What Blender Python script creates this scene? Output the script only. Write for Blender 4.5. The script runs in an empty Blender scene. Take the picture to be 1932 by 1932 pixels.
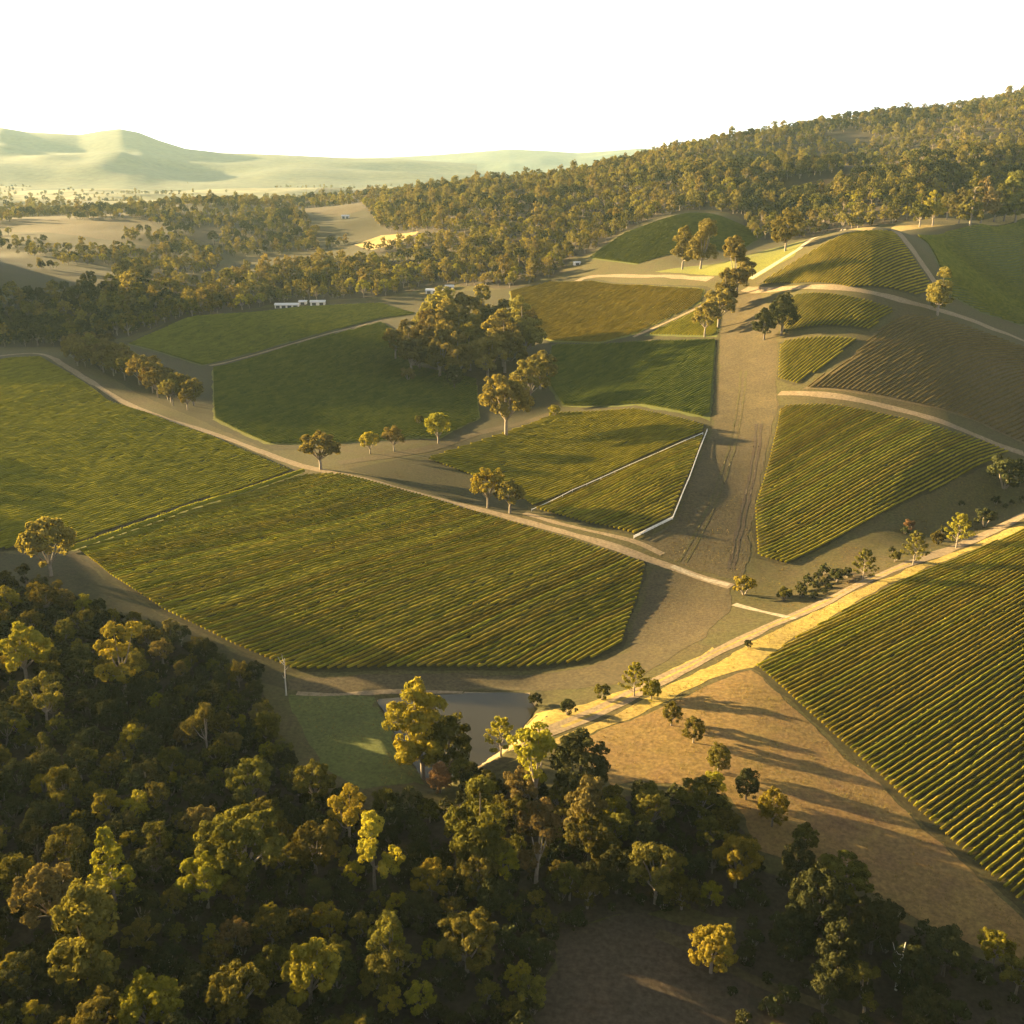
import bpy, bmesh, math, random
import numpy as np
from mathutils import Vector
from mathutils.geometry import delaunay_2d_cdt

C = bpy.context.scene.collection
SC = bpy.context.scene
# ------------------------------------------------------------------ camera, sky, sun, exposure
CAM_Z = 120.0
PITCH = math.radians(19.5)
FPX = 966.0 / math.tan(math.radians(27.5))      # focal length on a 1932 px wide picture
cam_d = bpy.data.cameras.new('camera')
cam = bpy.data.objects.new('camera', cam_d)
C.objects.link(cam)
cam.location = (0, 0, CAM_Z)
cam.rotation_euler = (math.radians(90) - PITCH, 0, 0)
cam_d.sensor_width = 36
cam_d.sensor_fit = 'HORIZONTAL'
cam_d.lens = 18 / math.tan(math.radians(27.5))
cam_d.clip_start = 1
cam_d.clip_end = 60000
SC.camera = cam

SUN_EL = math.radians(9.2)
SUN_AZ = math.radians(-66)                       # from +Y (view direction), negative = to the left
world = bpy.data.worlds.new('World')
SC.world = world
world.use_nodes = True
wn = world.node_tree
wn.nodes.clear()
sky = wn.nodes.new('ShaderNodeTexSky')
sky.sky_type = 'NISHITA'
sky.sun_disc = False
sky.sun_elevation = SUN_EL
sky.sun_rotation = SUN_AZ
sky.altitude = 200
sky.air_density = 0.5
sky.dust_density = 0.3
sky.ozone_density = 1.0
hsv = wn.nodes.new('ShaderNodeHueSaturation')
hsv.inputs['Saturation'].default_value = 0.15
bg = wn.nodes.new('ShaderNodeBackground')
bg.inputs['Strength'].default_value = 0.05
wo = wn.nodes.new('ShaderNodeOutputWorld')
wn.links.new(sky.outputs[0], hsv.inputs['Color'])
wn.links.new(hsv.outputs[0], bg.inputs['Color'])
wn.links.new(bg.outputs[0], wo.inputs['Surface'])

sun_d = bpy.data.lights.new('sun', 'SUN')
sun = bpy.data.objects.new('sun', sun_d)
C.objects.link(sun)
sun_d.energy = 5.0
sun_d.color = (1.0, 0.70, 0.30)
sun_d.angle = math.radians(0.6)
to_sun = Vector((math.sin(SUN_AZ) * math.cos(SUN_EL), math.cos(SUN_AZ) * math.cos(SUN_EL), math.sin(SUN_EL)))
sun.rotation_euler = to_sun.to_track_quat('Z', 'Y').to_euler()
sun.location = (-300, 200, 300)

SC.view_settings.view_transform = 'Standard'
SC.view_settings.look = 'None'
SC.view_settings.gamma = 1
SC.view_settings.exposure = 3.25
SC.render.engine = 'CYCLES'
SC.cycles.max_bounces = 6
SC.cycles.diffuse_bounces = 1
SC.cycles.transmission_bounces = 3
SC.cycles.volume_bounces = 1
SC.cycles.use_denoising = True

HAZE = 2.3e-5
HAZE_COL = (0.62, 0.9, 1.0)

rng = np.random.default_rng(7)
random.seed(7)

# ------------------------------------------------------------------ small helpers
def tag(o, label=None, cat=None, group=None, kind=None):
    if label: o['label'] = label
    if cat: o['category'] = cat
    if group: o['group'] = group
    if kind: o['kind'] = kind
    return o

def mesh_from(name, verts, faces, mats, mat_idx=None, smooth=False):
    me = bpy.data.meshes.new(name)
    verts = np.asarray(verts, dtype=np.float32)
    if isinstance(faces, np.ndarray):
        nf, k = faces.shape
        me.vertices.add(len(verts)); me.vertices.foreach_set('co', verts.ravel())
        me.loops.add(nf * k); me.loops.foreach_set('vertex_index', faces.astype(np.int32).ravel())
        me.polygons.add(nf)
        me.polygons.foreach_set('loop_start', np.arange(0, nf * k, k, dtype=np.int32))
        me.polygons.foreach_set('loop_total', np.full(nf, k, dtype=np.int32))
        me.update(calc_edges=True)
    else:
        me.from_pydata([tuple(v) for v in verts], [], [tuple(f) for f in faces])
        me.update()
    for m in mats: me.materials.append(m)
    if mat_idx is not None: me.polygons.foreach_set('material_index', np.asarray(mat_idx, dtype=np.int32))
    if smooth: me.polygons.foreach_set('use_smooth', np.ones(len(me.polygons), dtype=bool))
    return me

def link(name, me, parent=None, loc=(0, 0, 0)):
    o = bpy.data.objects.new(name, me)
    C.objects.link(o)
    o.location = loc
    if parent: o.parent = parent
    return o

def empty(name, loc, rz=0.0, s=1.0):
    o = bpy.data.objects.new(name, None)
    C.objects.link(o)
    o.location = loc; o.rotation_euler = (0, 0, rz); o.scale = (s, s, s)
    o.empty_display_size = 0.5
    return o

def vnoise(x, y, seed=0):
    """smooth value noise in [-1, 1], unit cell"""
    x = np.asarray(x, float); y = np.asarray(y, float)
    xi = np.floor(x); yi = np.floor(y)
    fx = x - xi; fy = y - yi
    fx = fx * fx * (3 - 2 * fx); fy = fy * fy * (3 - 2 * fy)
    def h(a, b):
        v = np.sin(a * 127.1 + b * 311.7 + seed * 74.7) * 43758.5453
        return (v - np.floor(v)) * 2 - 1
    return (h(xi, yi) * (1 - fx) + h(xi + 1, yi) * fx) * (1 - fy) + (h(xi, yi + 1) * (1 - fx) + h(xi + 1, yi + 1) * fx) * fy

# ------------------------------------------------------------------ terrain: survey points read off the view, smooth surface through them
cp, sp = math.cos(PITCH), math.sin(PITCH)
def ray(px, py):
    u = (px - 966.0) / FPX; v = (966.0 - py) / FPX
    return u, cp + v * sp, -sp + v * cp          # x, y, z direction

ctrl = []
def vis(px, py, Y):                              # a visible ground point at depth Y
    a, b, c = ray(px, py)
    t = Y / b
    ctrl.append((a * t, Y, CAM_Z + c * t))
def flat(px, py, z=0.0):                         # a visible ground point at height z
    a, b, c = ray(px, py)
    t = (z - CAM_Z) / c
    ctrl.append((a * t, b * t, z))
def hid(px, Y, z):                               # ground at depth Y below the column px of the horizon
    ctrl.append(((px - 966.0) / FPX / (cp + 0.36 * sp) * Y, Y, z))

# left column
for px, py, z in [(0, 1932, 8), (0, 1700, 7), (0, 1450, 6), (0, 1200, 5), (0, 1080, 4), (-400, 1700, 16), (-400, 1400, 16), (-400, 1150, 14),
                  (200, 1932, 8), (200, 1600, 7), (200, 1300, 4), (0, 900, 1), (0, 780, 0), (-400, 950, 8), (-500, 780, 8),
                  (450, 1900, 4), (450, 1600, 2), (450, 1380, 0), (140, 1045, 4), (300, 1000, 3), (400, 900, 2), (200, 850, 1),
                  (545, 1265, -1), (800, 1900, 2), (800, 1650, 0), (620, 1420, -1), (800, 1250, -2), (1000, 1200, -2.5), (700, 1000, 1), (1000, 1050, -1),
                  (560, 890, 1), (760, 920, 0), (400, 800, 0), (800, 820, 1),
                  (1200, 1900, 2), (1200, 1700, 1), (1150, 1500, 1), (1000, 1290, -4), (1190, 1180, -4), (1300, 1120, -3.5), (1380, 1110, -2.5),
                  (1000, 1400, 0), (1210, 1300, 0), (1340, 1235, 0.5), (1470, 1172, 0.5), (1600, 1112, 1.0), (1720, 1062, 2),
                  (1300, 1400, 2), (1420, 1262, 2.6), (1500, 1600, 2.2), (1500, 1850, 1), (1600, 1350, 3.2), (1932, 1700, 3), (1932, 1932, 2),
                  (1932, 1300, 4), (1932, 1100, 5), (2300, 1500, 5), (2300, 1200, 6), (1932, 975, 4), (2300, 950, 7), (1750, 1200, 4),
                  (1750, 1010, 0), (1620, 1070, -0.5), (1500, 1130, -2), (1870, 950, 1.5)]:
    flat(px, py, z)
for px, py, Y in [(0, 665, 640), (80, 665, 640), (0, 640, 715), (0, 560, 850), (0, 500, 1050), (0, 455, 1250), (0, 408, 1500),
                  (-400, 640, 640), (-400, 560, 800), (-400, 420, 1400),
                  (200, 740, 530), (200, 620, 720), (200, 540, 900), (200, 470, 1150), (200, 410, 1450),
                  (400, 690, 620), (400, 600, 770), (400, 575, 830), (400, 518, 1000), (400, 430, 1330), (400, 378, 1600),
                  (600, 700, 600), (600, 600, 770), (600, 570, 840), (600, 510, 1000), (620, 440, 1250), (620, 380, 1600),
                  (800, 700, 600), (800, 620, 715), (800, 560, 840), (800, 500, 960), (730, 452, 1130), (800, 400, 1330), (800, 352, 1680),
                  (1100, 850, 418), (1100, 760, 500), (1100, 700, 560), (1100, 600, 680), (1000, 545, 800), (1120, 532, 780), (1090, 495, 850), (1000, 450, 980), (1100, 440, 1000), (1100, 380, 1200), (1100, 335, 1500),
                  (950, 400, 1150), (950, 345, 1550),
                  (1280, 900, 358), (1280, 800, 428), (1280, 700, 512), (1280, 620, 588), (1280, 545, 668), (1270, 517, 715),
                  (1400, 1000, 318), (1400, 900, 362), (1400, 800, 418), (1400, 700, 490), (1400, 600, 572), (1410, 540, 628), (1400, 485, 680),
                  (1300, 475, 800), (1300, 402, 930), (1200, 430, 930), (1420, 430, 930), (1400, 375, 1080), (1300, 350, 1170), (1400, 325, 1280), (1250, 315, 1450), (1400, 275, 1620), (1250, 300, 1600),
                  (1550, 1000, 318), (1550, 900, 356), (1550, 800, 402), (1550, 700, 458), (1550, 600, 522), (1550, 520, 585), (1590, 440, 650),
                  (1700, 900, 350), (1700, 800, 398), (1700, 700, 456), (1700, 600, 522), (1700, 500, 594), (1690, 432, 660),
                  (1850, 880, 362), (1850, 780, 415), (1850, 680, 482), (1850, 610, 565), (1850, 520, 720), (1850, 420, 840),
                  (1932, 880, 370), (1932, 800, 420), (1932, 700, 492), (1932, 640, 580), (1932, 520, 800), (1932, 408, 930),
                  (1550, 370, 1050), (1550, 310, 1200), (1700, 375, 950), (1700, 305, 1140), (1700, 230, 1800), (1550, 250, 1700), (1850, 350, 980), (1850, 285, 1150), (1850, 260, 1400), (1850, 215, 1800),
                  (1932, 345, 1000), (1932, 290, 1180), (1932, 190, 1800), (2300, 640, 560), (2300, 420, 900), (2300, 300, 1200), (2300, 140, 1800)]:
    vis(px, py, Y)
for px, Y, z in [(1400, 755, 50), (1590, 760, 68), (1300, 1020, 74), (1690, 790, 70), (1850, 930, 70), (1932, 1000, 72),
                 (1700, 1340, 98), (1550, 1400, 102), (1400, 1440, 100), (1850, 1300, 106), (2300, 1400, 120),
                 (0, 1750, 40), (0, 2300, 22), (400, 1900, 40), (400, 2500, 22), (800, 2100, 50), (800, 2800, 24), (1100, 2000, 70), (1100, 3000, 26),
                 (1400, 2000, 130), (1400, 3200, 40), (1700, 2400, 160), (1932, 2600, 190), (1932, 4000, 70), (1600, 4000, 40), (2300, 2400, 220), (-400, 2300, 30),
                 (-400, 5000, 20), (0, 5000, 20), (500, 5000, 20), (1000, 5000, 20), (1500, 6000, 20), (2300, 7000, 20), (-400, 14000, 20), (500, 14000, 20), (1400, 14000, 20), (2300, 14000, 20),
                 (-1200, 200, 30), (-1200, 400, 25), (-1200, 700, 30), (-1200, 1400, 60), (3000, 200, 30), (3000, 600, 40), (3000, 1200, 120), (-400, 60, 30), (900, 60, 4), (2300, 60, 4), (1400, 80, 4)]:
    hid(px, Y, z)
ctrl = np.array(ctrl)

def to_al(x, y): return x / y * 1.6, np.log(y)
def K(r2): return np.where(r2 > 1e-12, 0.5 * r2 * np.log(np.maximum(r2, 1e-12)), 0)
ca, cl = to_al(ctrl[:, 0], ctrl[:, 1])
cz = ctrl[:, 2]
n = len(ctrl)
A = np.zeros((n + 3, n + 3))
A[:n, :n] = K((ca[:, None] - ca[None]) ** 2 + (cl[:, None] - cl[None]) ** 2) + np.eye(n) * 0.0015
A[:n, n] = 1; A[:n, n + 1] = ca; A[:n, n + 2] = cl
A[n:, :n] = A[:n, n:].T
W = np.linalg.solve(A, np.concatenate([cz, [0, 0, 0]]))

NA, NL = 640, 680
A0, A1 = -1.6 * 1.6, 1.6 * 1.6
L0, L1 = math.log(42), math.log(14000)
ga = np.linspace(A0, A1, NA); gl = np.linspace(L0, L1, NL)
GA, GL = np.meshgrid(ga, gl, indexing='ij')
GY = np.exp(GL); GX = GA / 1.6 * GY
Z = np.zeros(GA.shape)
for i in range(0, NA, 40):
    a = GA[i:i + 40].ravel(); l = GL[i:i + 40].ravel()
    r2 = (a[:, None] - ca[None]) ** 2 + (l[:, None] - cl[None]) ** 2
    Z[i:i + 40] = (K(r2) @ W[:n] + W[n] + W[n + 1] * a + W[n + 2] * l).reshape(GA[i:i + 40].shape)
far_w = np.clip((GY - 700) / 1200, 0, 1)
Z += vnoise(GX / 120, GY / 120, 9) * 1.9 + vnoise(GX / 55, GY / 55, 1) * 0.9 + vnoise(GX / 23, GY / 23, 2) * 0.22
Z += far_w * (vnoise(GX / 280, GY / 280, 3) * 15 + vnoise(GX / 120, GY / 120, 4) * 5)
# two unseen hills added to the left, shaped to shade fields and near forest
Z += 96 * np.exp(-0.5 * (((GX + 620) / 82) ** 2 + ((GY - 825) / 105) ** 2)) + 36 * np.exp(-0.5 * (((GX + 430) / 62) ** 2 + ((GY - 395) / 42) ** 2))
Z = np.where(GY > 3800, Z * np.clip(1 - (GY - 3800) / 2000, 0, 1) + 20 * np.clip((GY - 3800) / 2000, 0, 1), Z)

def H(x, y):
    x = np.asarray(x, float); y = np.maximum(np.asarray(y, float), 42.5)
    a, l = to_al(x, y)
    i = np.clip((a - A0) / (A1 - A0) * (NA - 1), 0, NA - 1.001); j = np.clip((l - L0) / (L1 - L0) * (NL - 1), 0, NL - 1.001)
    i0 = i.astype(int); j0 = j.astype(int); fi = i - i0; fj = j - j0
    return (Z[i0, j0] * (1 - fi) * (1 - fj) + Z[i0 + 1, j0] * fi * (1 - fj) + Z[i0, j0 + 1] * (1 - fi) * fj + Z[i0 + 1, j0 + 1] * fi * fj)

TS = np.geomspace(70, 9000, 1400)
def P(px, py, off=0.0):
    """where the sight line through a survey pixel meets the ground (or a level off above it)"""
    a, b, c = ray(px, py)
    x = a * TS; y = b * TS; z = CAM_Z + c * TS
    below = z < H(x, y) + off
    k = int(np.argmax(below)) if below.any() else len(TS) - 1
    lo, hi = TS[max(k - 1, 0)], TS[k]
    for _ in range(18):
        m = (lo + hi) / 2
        if CAM_Z + c * m < float(H(a * m, b * m)) + off: hi = m
        else: lo = m
    return np.array((a * hi, b * hi))
def W2(pts): return np.array([P(*p) for p in pts])

def in_poly(x, y, poly):
    x = np.asarray(x); y = np.asarray(y)
    ins = np.zeros(x.shape, bool)
    j = len(poly) - 1
    for i in range(len(poly)):
        xi, yi = poly[i]; xj, yj = poly[j]
        c = ((yi > y) != (yj > y)) & (x < (xj - xi) * (y - yi) / (yj - yi + 1e-12) + xi)
        ins ^= c; j = i
    return ins
def seg_dist(x, y, poly, closed=True):
    d = np.full(np.shape(x), 1e9)
    m = len(poly)
    for i in range(m if closed else m - 1):
        p = poly[i]; q = poly[(i + 1) % m]
        e = q - p
        t = np.clip(((x - p[0]) * e[0] + (y - p[1]) * e[1]) / (e @ e + 1e-9), 0, 1)
        d = np.minimum(d, np.hypot(x - p[0] - t * e[0], y - p[1] - t * e[1]))
    return d

# the dam: level the water hollow into the ground
POND = W2([(706, 1312), (800, 1309), (900, 1309), (1000, 1312), (1012, 1335), (975, 1375), (915, 1418), (875, 1440), (820, 1470), (770, 1420), (735, 1360)])
pond_z = float(np.median(H(POND[:, 0], POND[:, 1]))) - 1.2
ins = in_poly(GX, GY, POND)
near = (np.abs(GX - POND[:, 0].mean()) < 90) & (np.abs(GY - POND[:, 1].mean()) < 90)
dd = np.where(near, seg_dist(GX, GY, POND), 1e9)
Z = np.where(ins, pond_z - 0.3 - np.minimum(dd, 4) * 0.3, np.where(dd < 4, pond_z + 0.1 + (Z - pond_z - 0.1) * np.clip(dd / 4, 0, 1), Z))

# ------------------------------------------------------------------ materials
def new_mat(name):
    m = bpy.data.materials.new(name)
    m.use_nodes = True
    nt = m.node_tree
    nt.nodes.clear()
    out = nt.nodes.new('ShaderNodeOutputMaterial')
    return m, nt, out
def ramp(nt, src, stops):
    r = nt.nodes.new('ShaderNodeValToRGB')
    el = r.color_ramp.elements
    while len(el) < len(stops): el.new(0.5)
    for e, (p, c) in zip(el, stops):
        e.position = p; e.color = (*c, 1)
    nt.links.new(src, r.inputs[0])
    return r.outputs[0]
def noise(nt, vec, scale, detail=4, rough=0.55, dist=0.0):
    nn = nt.nodes.new('ShaderNodeTexNoise')
    nn.inputs['Scale'].default_value = scale; nn.inputs['Detail'].default_value = detail
    nn.inputs['Roughness'].default_value = rough; nn.inputs['Distortion'].default_value = dist
    nt.links.new(vec, nn.inputs['Vector'])
    return nn.outputs['Fac']
def mixc(nt, fac, a, b, mode='MIX'):
    m = nt.nodes.new('ShaderNodeMix'); m.data_type = 'RGBA'; m.blend_type = mode
    for s, v in ((m.inputs[0], fac), (m.inputs[6], a), (m.inputs[7], b)):
        if isinstance(v, (float, int)): s.default_value = v
        elif isinstance(v, tuple): s.default_value = (*v, 1)
        else: nt.links.new(v, s)
    return m.outputs[2]

def ground_mat(name, cols, big=0.012, mid=0.11, fine=1.1, bump=0.35, rough=0.95):
    m, nt, out = new_mat(name)
    tc = nt.nodes.new('ShaderNodeTexCoord').outputs['Object']
    n1 = noise(nt, tc, big, 5, 0.6, 0.6); n2 = noise(nt, tc, mid, 5, 0.65, 0.3); n3 = noise(nt, tc, fine, 3, 0.6)
    c1 = ramp(nt, n1, [(0.36, cols[0]), (0.52, cols[1]), (0.68, cols[2])])
    c2 = ramp(nt, n2, [(0.32, cols[2]), (0.5, cols[0]), (0.7, cols[1])])
    c = mixc(nt, 0.5, c1, c2)
    v = ramp(nt, n3, [(0.3, (0.55,) * 3), (0.7, (1.4,) * 3)])
    c = mixc(nt, 0.75, c, v, 'MULTIPLY')
    b = nt.nodes.new('ShaderNodeBsdfPrincipled')
    b.inputs['Roughness'].default_value = rough
    b.inputs['Specular IOR Level'].default_value = 0.15
    nt.links.new(c, b.inputs['Base Color'])
    bp = nt.nodes.new('ShaderNodeBump'); bp.inputs['Strength'].default_value = bump; bp.inputs['Distance'].default_value = 0.25
    nt.links.new(n3, bp.inputs['Height']); nt.links.new(bp.outputs[0], b.inputs['Normal'])
    nt.links.new(b.outputs[0], out.inputs[0])
    return m

DRY = (0.27, 0.185, 0.075); TAN = (0.21, 0.145, 0.07); EARTH = (0.15, 0.10, 0.06); OLIVE = (0.10, 0.095, 0.032); GRASS = (0.085, 0.10, 0.026)
M = {}
M['ground'] = ground_mat('dry pasture', [(0.07, 0.057, 0.021), (0.052, 0.050, 0.015), (0.066, 0.046, 0.023)])
M['verge'] = ground_mat('golden verge grass', [(0.27, 0.20, 0.05), (0.22, 0.17, 0.042), (0.17, 0.12, 0.045)], 0.03)
M['slope'] = ground_mat('dry grass slope', [(0.155, 0.098, 0.036), (0.135, 0.096, 0.030), (0.115, 0.068, 0.034)], 0.05, 0.16)
M['earth'] = ground_mat('red brown earth', [(0.066, 0.050, 0.025), (0.055, 0.045, 0.021), (0.090, 0.070, 0.031)], 0.03)
M['track'] = ground_mat('pale gravel track', [(0.19, 0.145, 0.09), (0.16, 0.12, 0.068), (0.21, 0.165, 0.105)], 0.05)
M['white_track'] = ground_mat('chalky track', [(0.28, 0.24, 0.17), (0.24, 0.205, 0.14), (0.30, 0.26, 0.19)], 0.05)
M['vine_floor'] = ground_mat('mown grass between vines', [(0.042, 0.036, 0.014), (0.036, 0.034, 0.011), (0.052, 0.040, 0.018)], 0.02)
M['brown_floor'] = ground_mat('tilled ground between vines', [(0.10, 0.075, 0.036), (0.085, 0.068, 0.03), (0.12, 0.085, 0.042)], 0.02)
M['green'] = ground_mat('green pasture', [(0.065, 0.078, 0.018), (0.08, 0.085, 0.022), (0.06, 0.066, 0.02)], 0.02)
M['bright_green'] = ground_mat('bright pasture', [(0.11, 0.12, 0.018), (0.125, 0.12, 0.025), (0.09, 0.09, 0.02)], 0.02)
M['brownfield'] = ground_mat('brown paddock', [(0.072, 0.054, 0.026), (0.062, 0.05, 0.02), (0.082, 0.058, 0.03)], 0.008, 0.05, 0.5)
M['goldfield'] = ground_mat('straw paddock', [(0.30, 0.22, 0.075), (0.26, 0.195, 0.065), (0.23, 0.16, 0.065)], 0.01, 0.05, 0.5)
M['bare'] = ground_mat('dark bare soil', [(0.055, 0.04, 0.026), (0.046, 0.037, 0.023), (0.068, 0.048, 0.028)], 0.04)
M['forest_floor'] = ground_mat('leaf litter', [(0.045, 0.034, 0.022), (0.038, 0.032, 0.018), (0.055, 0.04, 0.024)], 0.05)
M['far'] = ground_mat('far plain', [(0.10, 0.10, 0.05), (0.24, 0.22, 0.12), (0.06, 0.07, 0.035)], 0.0012, 0.004, 0.02, 0.1)
M['hill'] = ground_mat('wooded range', [(0.045, 0.065, 0.045), (0.085, 0.09, 0.05), (0.03, 0.048, 0.034)], 0.0016, 0.008, 0.03, 0.9)

def leaf_mat(name, ca_, cb_, transl=0.35):
    m, nt, out = new_mat(name)
    at = nt.nodes.new('ShaderNodeAttribute'); at.attribute_name = 'var'
    oi = nt.nodes.new('ShaderNodeObjectInfo')
    c = ramp(nt, at.outputs['Fac'], [(0.0, ca_), (1.0, cb_)])
    hs = nt.nodes.new('ShaderNodeHueSaturation')
    mr = nt.nodes.new('ShaderNodeMapRange'); mr.inputs[3].default_value = 0.486; mr.inputs[4].default_value = 0.522
    nt.links.new(oi.outputs['Random'], mr.inputs[0]); nt.links.new(mr.outputs[0], hs.inputs['Hue'])
    mr2 = nt.nodes.new('ShaderNodeMapRange'); mr2.inputs[3].default_value = 0.75; mr2.inputs[4].default_value = 1.3
    ml = nt.nodes.new('ShaderNodeMath'); ml.operation = 'FRACT'
    mm = nt.nodes.new('ShaderNodeMath'); mm.operation = 'MULTIPLY'; mm.inputs[1].default_value = 7.31
    nt.links.new(oi.outputs['Random'], mm.inputs[0]); nt.links.new(mm.outputs[0], ml.inputs[0]); nt.links.new(ml.outputs[0], mr2.inputs[0])
    nt.links.new(mr2.outputs[0], hs.inputs['Value']); nt.links.new(c, hs.inputs['Color'])
    d = nt.nodes.new('ShaderNodeBsdfDiffuse'); t = nt.nodes.new('ShaderNodeBsdfTranslucent'); mx = nt.nodes.new('ShaderNodeMixShader')
    mx.inputs[0].default_value = transl
    nt.links.new(hs.outputs[0], d.inputs['Color'])
    tcol = mixc(nt, 1.0, hs.outputs[0], (1.25, 1.15, 0.55), 'MULTIPLY')
    nt.links.new(tcol, t.inputs['Color'])
    nt.links.new(d.outputs[0], mx.inputs[1]); nt.links.new(t.outputs[0], mx.inputs[2]); nt.links.new(mx.outputs[0], out.inputs[0])
    return m
M['gum'] = leaf_mat('gum leaves', (0.042, 0.042, 0.011), (0.14, 0.122, 0.028), 0.35)
M['gum_lit'] = leaf_mat('sunlit gum leaves', (0.085, 0.075, 0.022), (0.20, 0.165, 0.05), 0.48)  # lighter copy of the gum leaves; sunlit gold put into the colour
M['gum_grey'] = leaf_mat('grey gum leaves', (0.06, 0.05, 0.019), (0.155, 0.12, 0.044), 0.35)
M['dark_leaf'] = leaf_mat('dark evergreen and shaded leaves', (0.024, 0.028, 0.011), (0.048, 0.048, 0.017), 0.15)  # true dark evergreens, and trees darkened to stand in for shade
M['yellow_leaf'] = leaf_mat('yellow green and sunlit leaves', (0.11, 0.105, 0.016), (0.26, 0.215, 0.03), 0.38)  # yellow trees, and a light colour standing in for sun on crowns
M['red_leaf'] = leaf_mat('rust leaves', (0.12, 0.07, 0.038), (0.17, 0.10, 0.052), 0.35)
M['vine'] = leaf_mat('vine leaves', (0.11, 0.104, 0.013), (0.26, 0.215, 0.028), 0.22)
M['vine_shade'] = leaf_mat('shaded vine leaves', (0.055, 0.068, 0.012), (0.135, 0.135, 0.024), 0.2)  # darker copy of the vine leaves; field shade put into the colour
M['vine_brown'] = leaf_mat('autumn vine leaves', (0.085, 0.074, 0.024), (0.17, 0.135, 0.05), 0.15)

def bark_mat(name, c1, c2):
    m, nt, out = new_mat(name)
    tc = nt.nodes.new('ShaderNodeTexCoord').outputs['Object']
    c = ramp(nt, noise(nt, tc, 1.6, 5, 0.7, 1.0), [(0.3, c1), (0.7, c2)])
    b = nt.nodes.new('ShaderNodeBsdfPrincipled'); b.inputs['Roughness'].default_value = 0.85
    nt.links.new(c, b.inputs['Base Color']); nt.links.new(b.outputs[0], out.inputs[0])
    return m
M['bark'] = bark_mat('smooth gum bark', (0.11, 0.085, 0.062), (0.25, 0.21, 0.16))
M['dark_bark'] = bark_mat('rough bark', (0.06, 0.045, 0.035), (0.13, 0.10, 0.08))
M['pale_wood'] = bark_mat('weathered grey wood', (0.35, 0.32, 0.28), (0.55, 0.52, 0.47))

def plain(name, col, rough=0.6, metal=0.0, vs=0.6, amt=0.12):
    m, nt, out = new_mat(name)
    tc = nt.nodes.new('ShaderNodeTexCoord').outputs['Object']
    lo = tuple(v * (1 - amt) for v in col); hi = tuple(min(1, v * (1 + amt)) for v in col)
    c = ramp(nt, noise(nt, tc, vs, 5, 0.6), [(0.3, lo), (0.7, hi)])
    b = nt.nodes.new('ShaderNodeBsdfPrincipled'); b.inputs['Roughness'].default_value = rough; b.inputs['Metallic'].default_value = metal
    nt.links.new(c, b.inputs['Base Color']); nt.links.new(b.outputs[0], out.inputs[0])
    return m
M['roof'] = plain('pale sheet roof', (0.45, 0.44, 0.43), 0.5)
M['grey_roof'] = plain('grey sheet roof', (0.5, 0.5, 0.5), 0.45)
M['wall'] = plain('rendered wall', (0.6, 0.55, 0.48), 0.85)
M['dark'] = plain('dark opening', (0.04, 0.04, 0.045), 0.3)
M['white_paint'] = plain('white paint', (0.75, 0.72, 0.66), 0.6)

m, nt, out = new_mat('dam water')
tc = nt.nodes.new('ShaderNodeTexCoord').outputs['Object']
b = nt.nodes.new('ShaderNodeBsdfPrincipled')
b.inputs['Base Color'].default_value = (0.03, 0.027, 0.014, 1); b.inputs['Roughness'].default_value = 0.2; b.inputs['IOR'].default_value = 1.33
bp = nt.nodes.new('ShaderNodeBump'); bp.inputs['Strength'].default_value = 0.12; bp.inputs['Distance'].default_value = 0.1
nt.links.new(noise(nt, tc, 0.9, 3), bp.inputs['Height']); nt.links.new(bp.outputs[0], b.inputs['Normal'])
nt.links.new(b.outputs[0], out.inputs[0])
M['water'] = m

# ------------------------------------------------------------------ ground sheet, plain, hills
idx = np.arange(NA * NL).reshape(NA, NL)
quads = np.stack([idx[:-1, :-1], idx[1:, :-1], idx[1:, 1:], idx[:-1, 1:]], -1).reshape(-1, 4)
gverts = np.stack([GX, GY, Z], -1).reshape(-1, 3)
jj = np.tile(np.arange(NL - 1), NA - 1)
far_i = int(np.searchsorted(gl, math.log(2400)))
g = link('ground', mesh_from('ground', gverts, quads, [M['ground'], M['far']], (jj > far_i).astype(int), True))
tag(g, kind='structure')

def resample(poly, step, closed=True, wob=0.0, seed=0):
    out_ = []
    m_ = len(poly)
    for i in range(m_ if closed else m_ - 1):
        p = poly[i]; q = poly[(i + 1) % m_]
        k = max(1, int(np.hypot(*(q - p)) / step))
        for s in range(k): out_.append(p + (q - p) * s / k)
    if not closed: out_.append(poly[-1])
    out_ = np.array(out_)
    if wob:
        out_[:, 0] += vnoise(out_[:, 0] / 7, out_[:, 1] / 7, seed + 11) * wob
        out_[:, 1] += vnoise(out_[:, 0] / 7 + 50, out_[:, 1] / 7, seed + 12) * wob
        out_[:, 0] += vnoise(out_[:, 0] / 2.2, out_[:, 1] / 2.2, seed + 13) * wob * 0.5
        out_[:, 1] += vnoise(out_[:, 0] / 2.2 + 9, out_[:, 1] / 2.2, seed + 14) * wob * 0.5
    return out_
sheet_level = [0]
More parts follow.
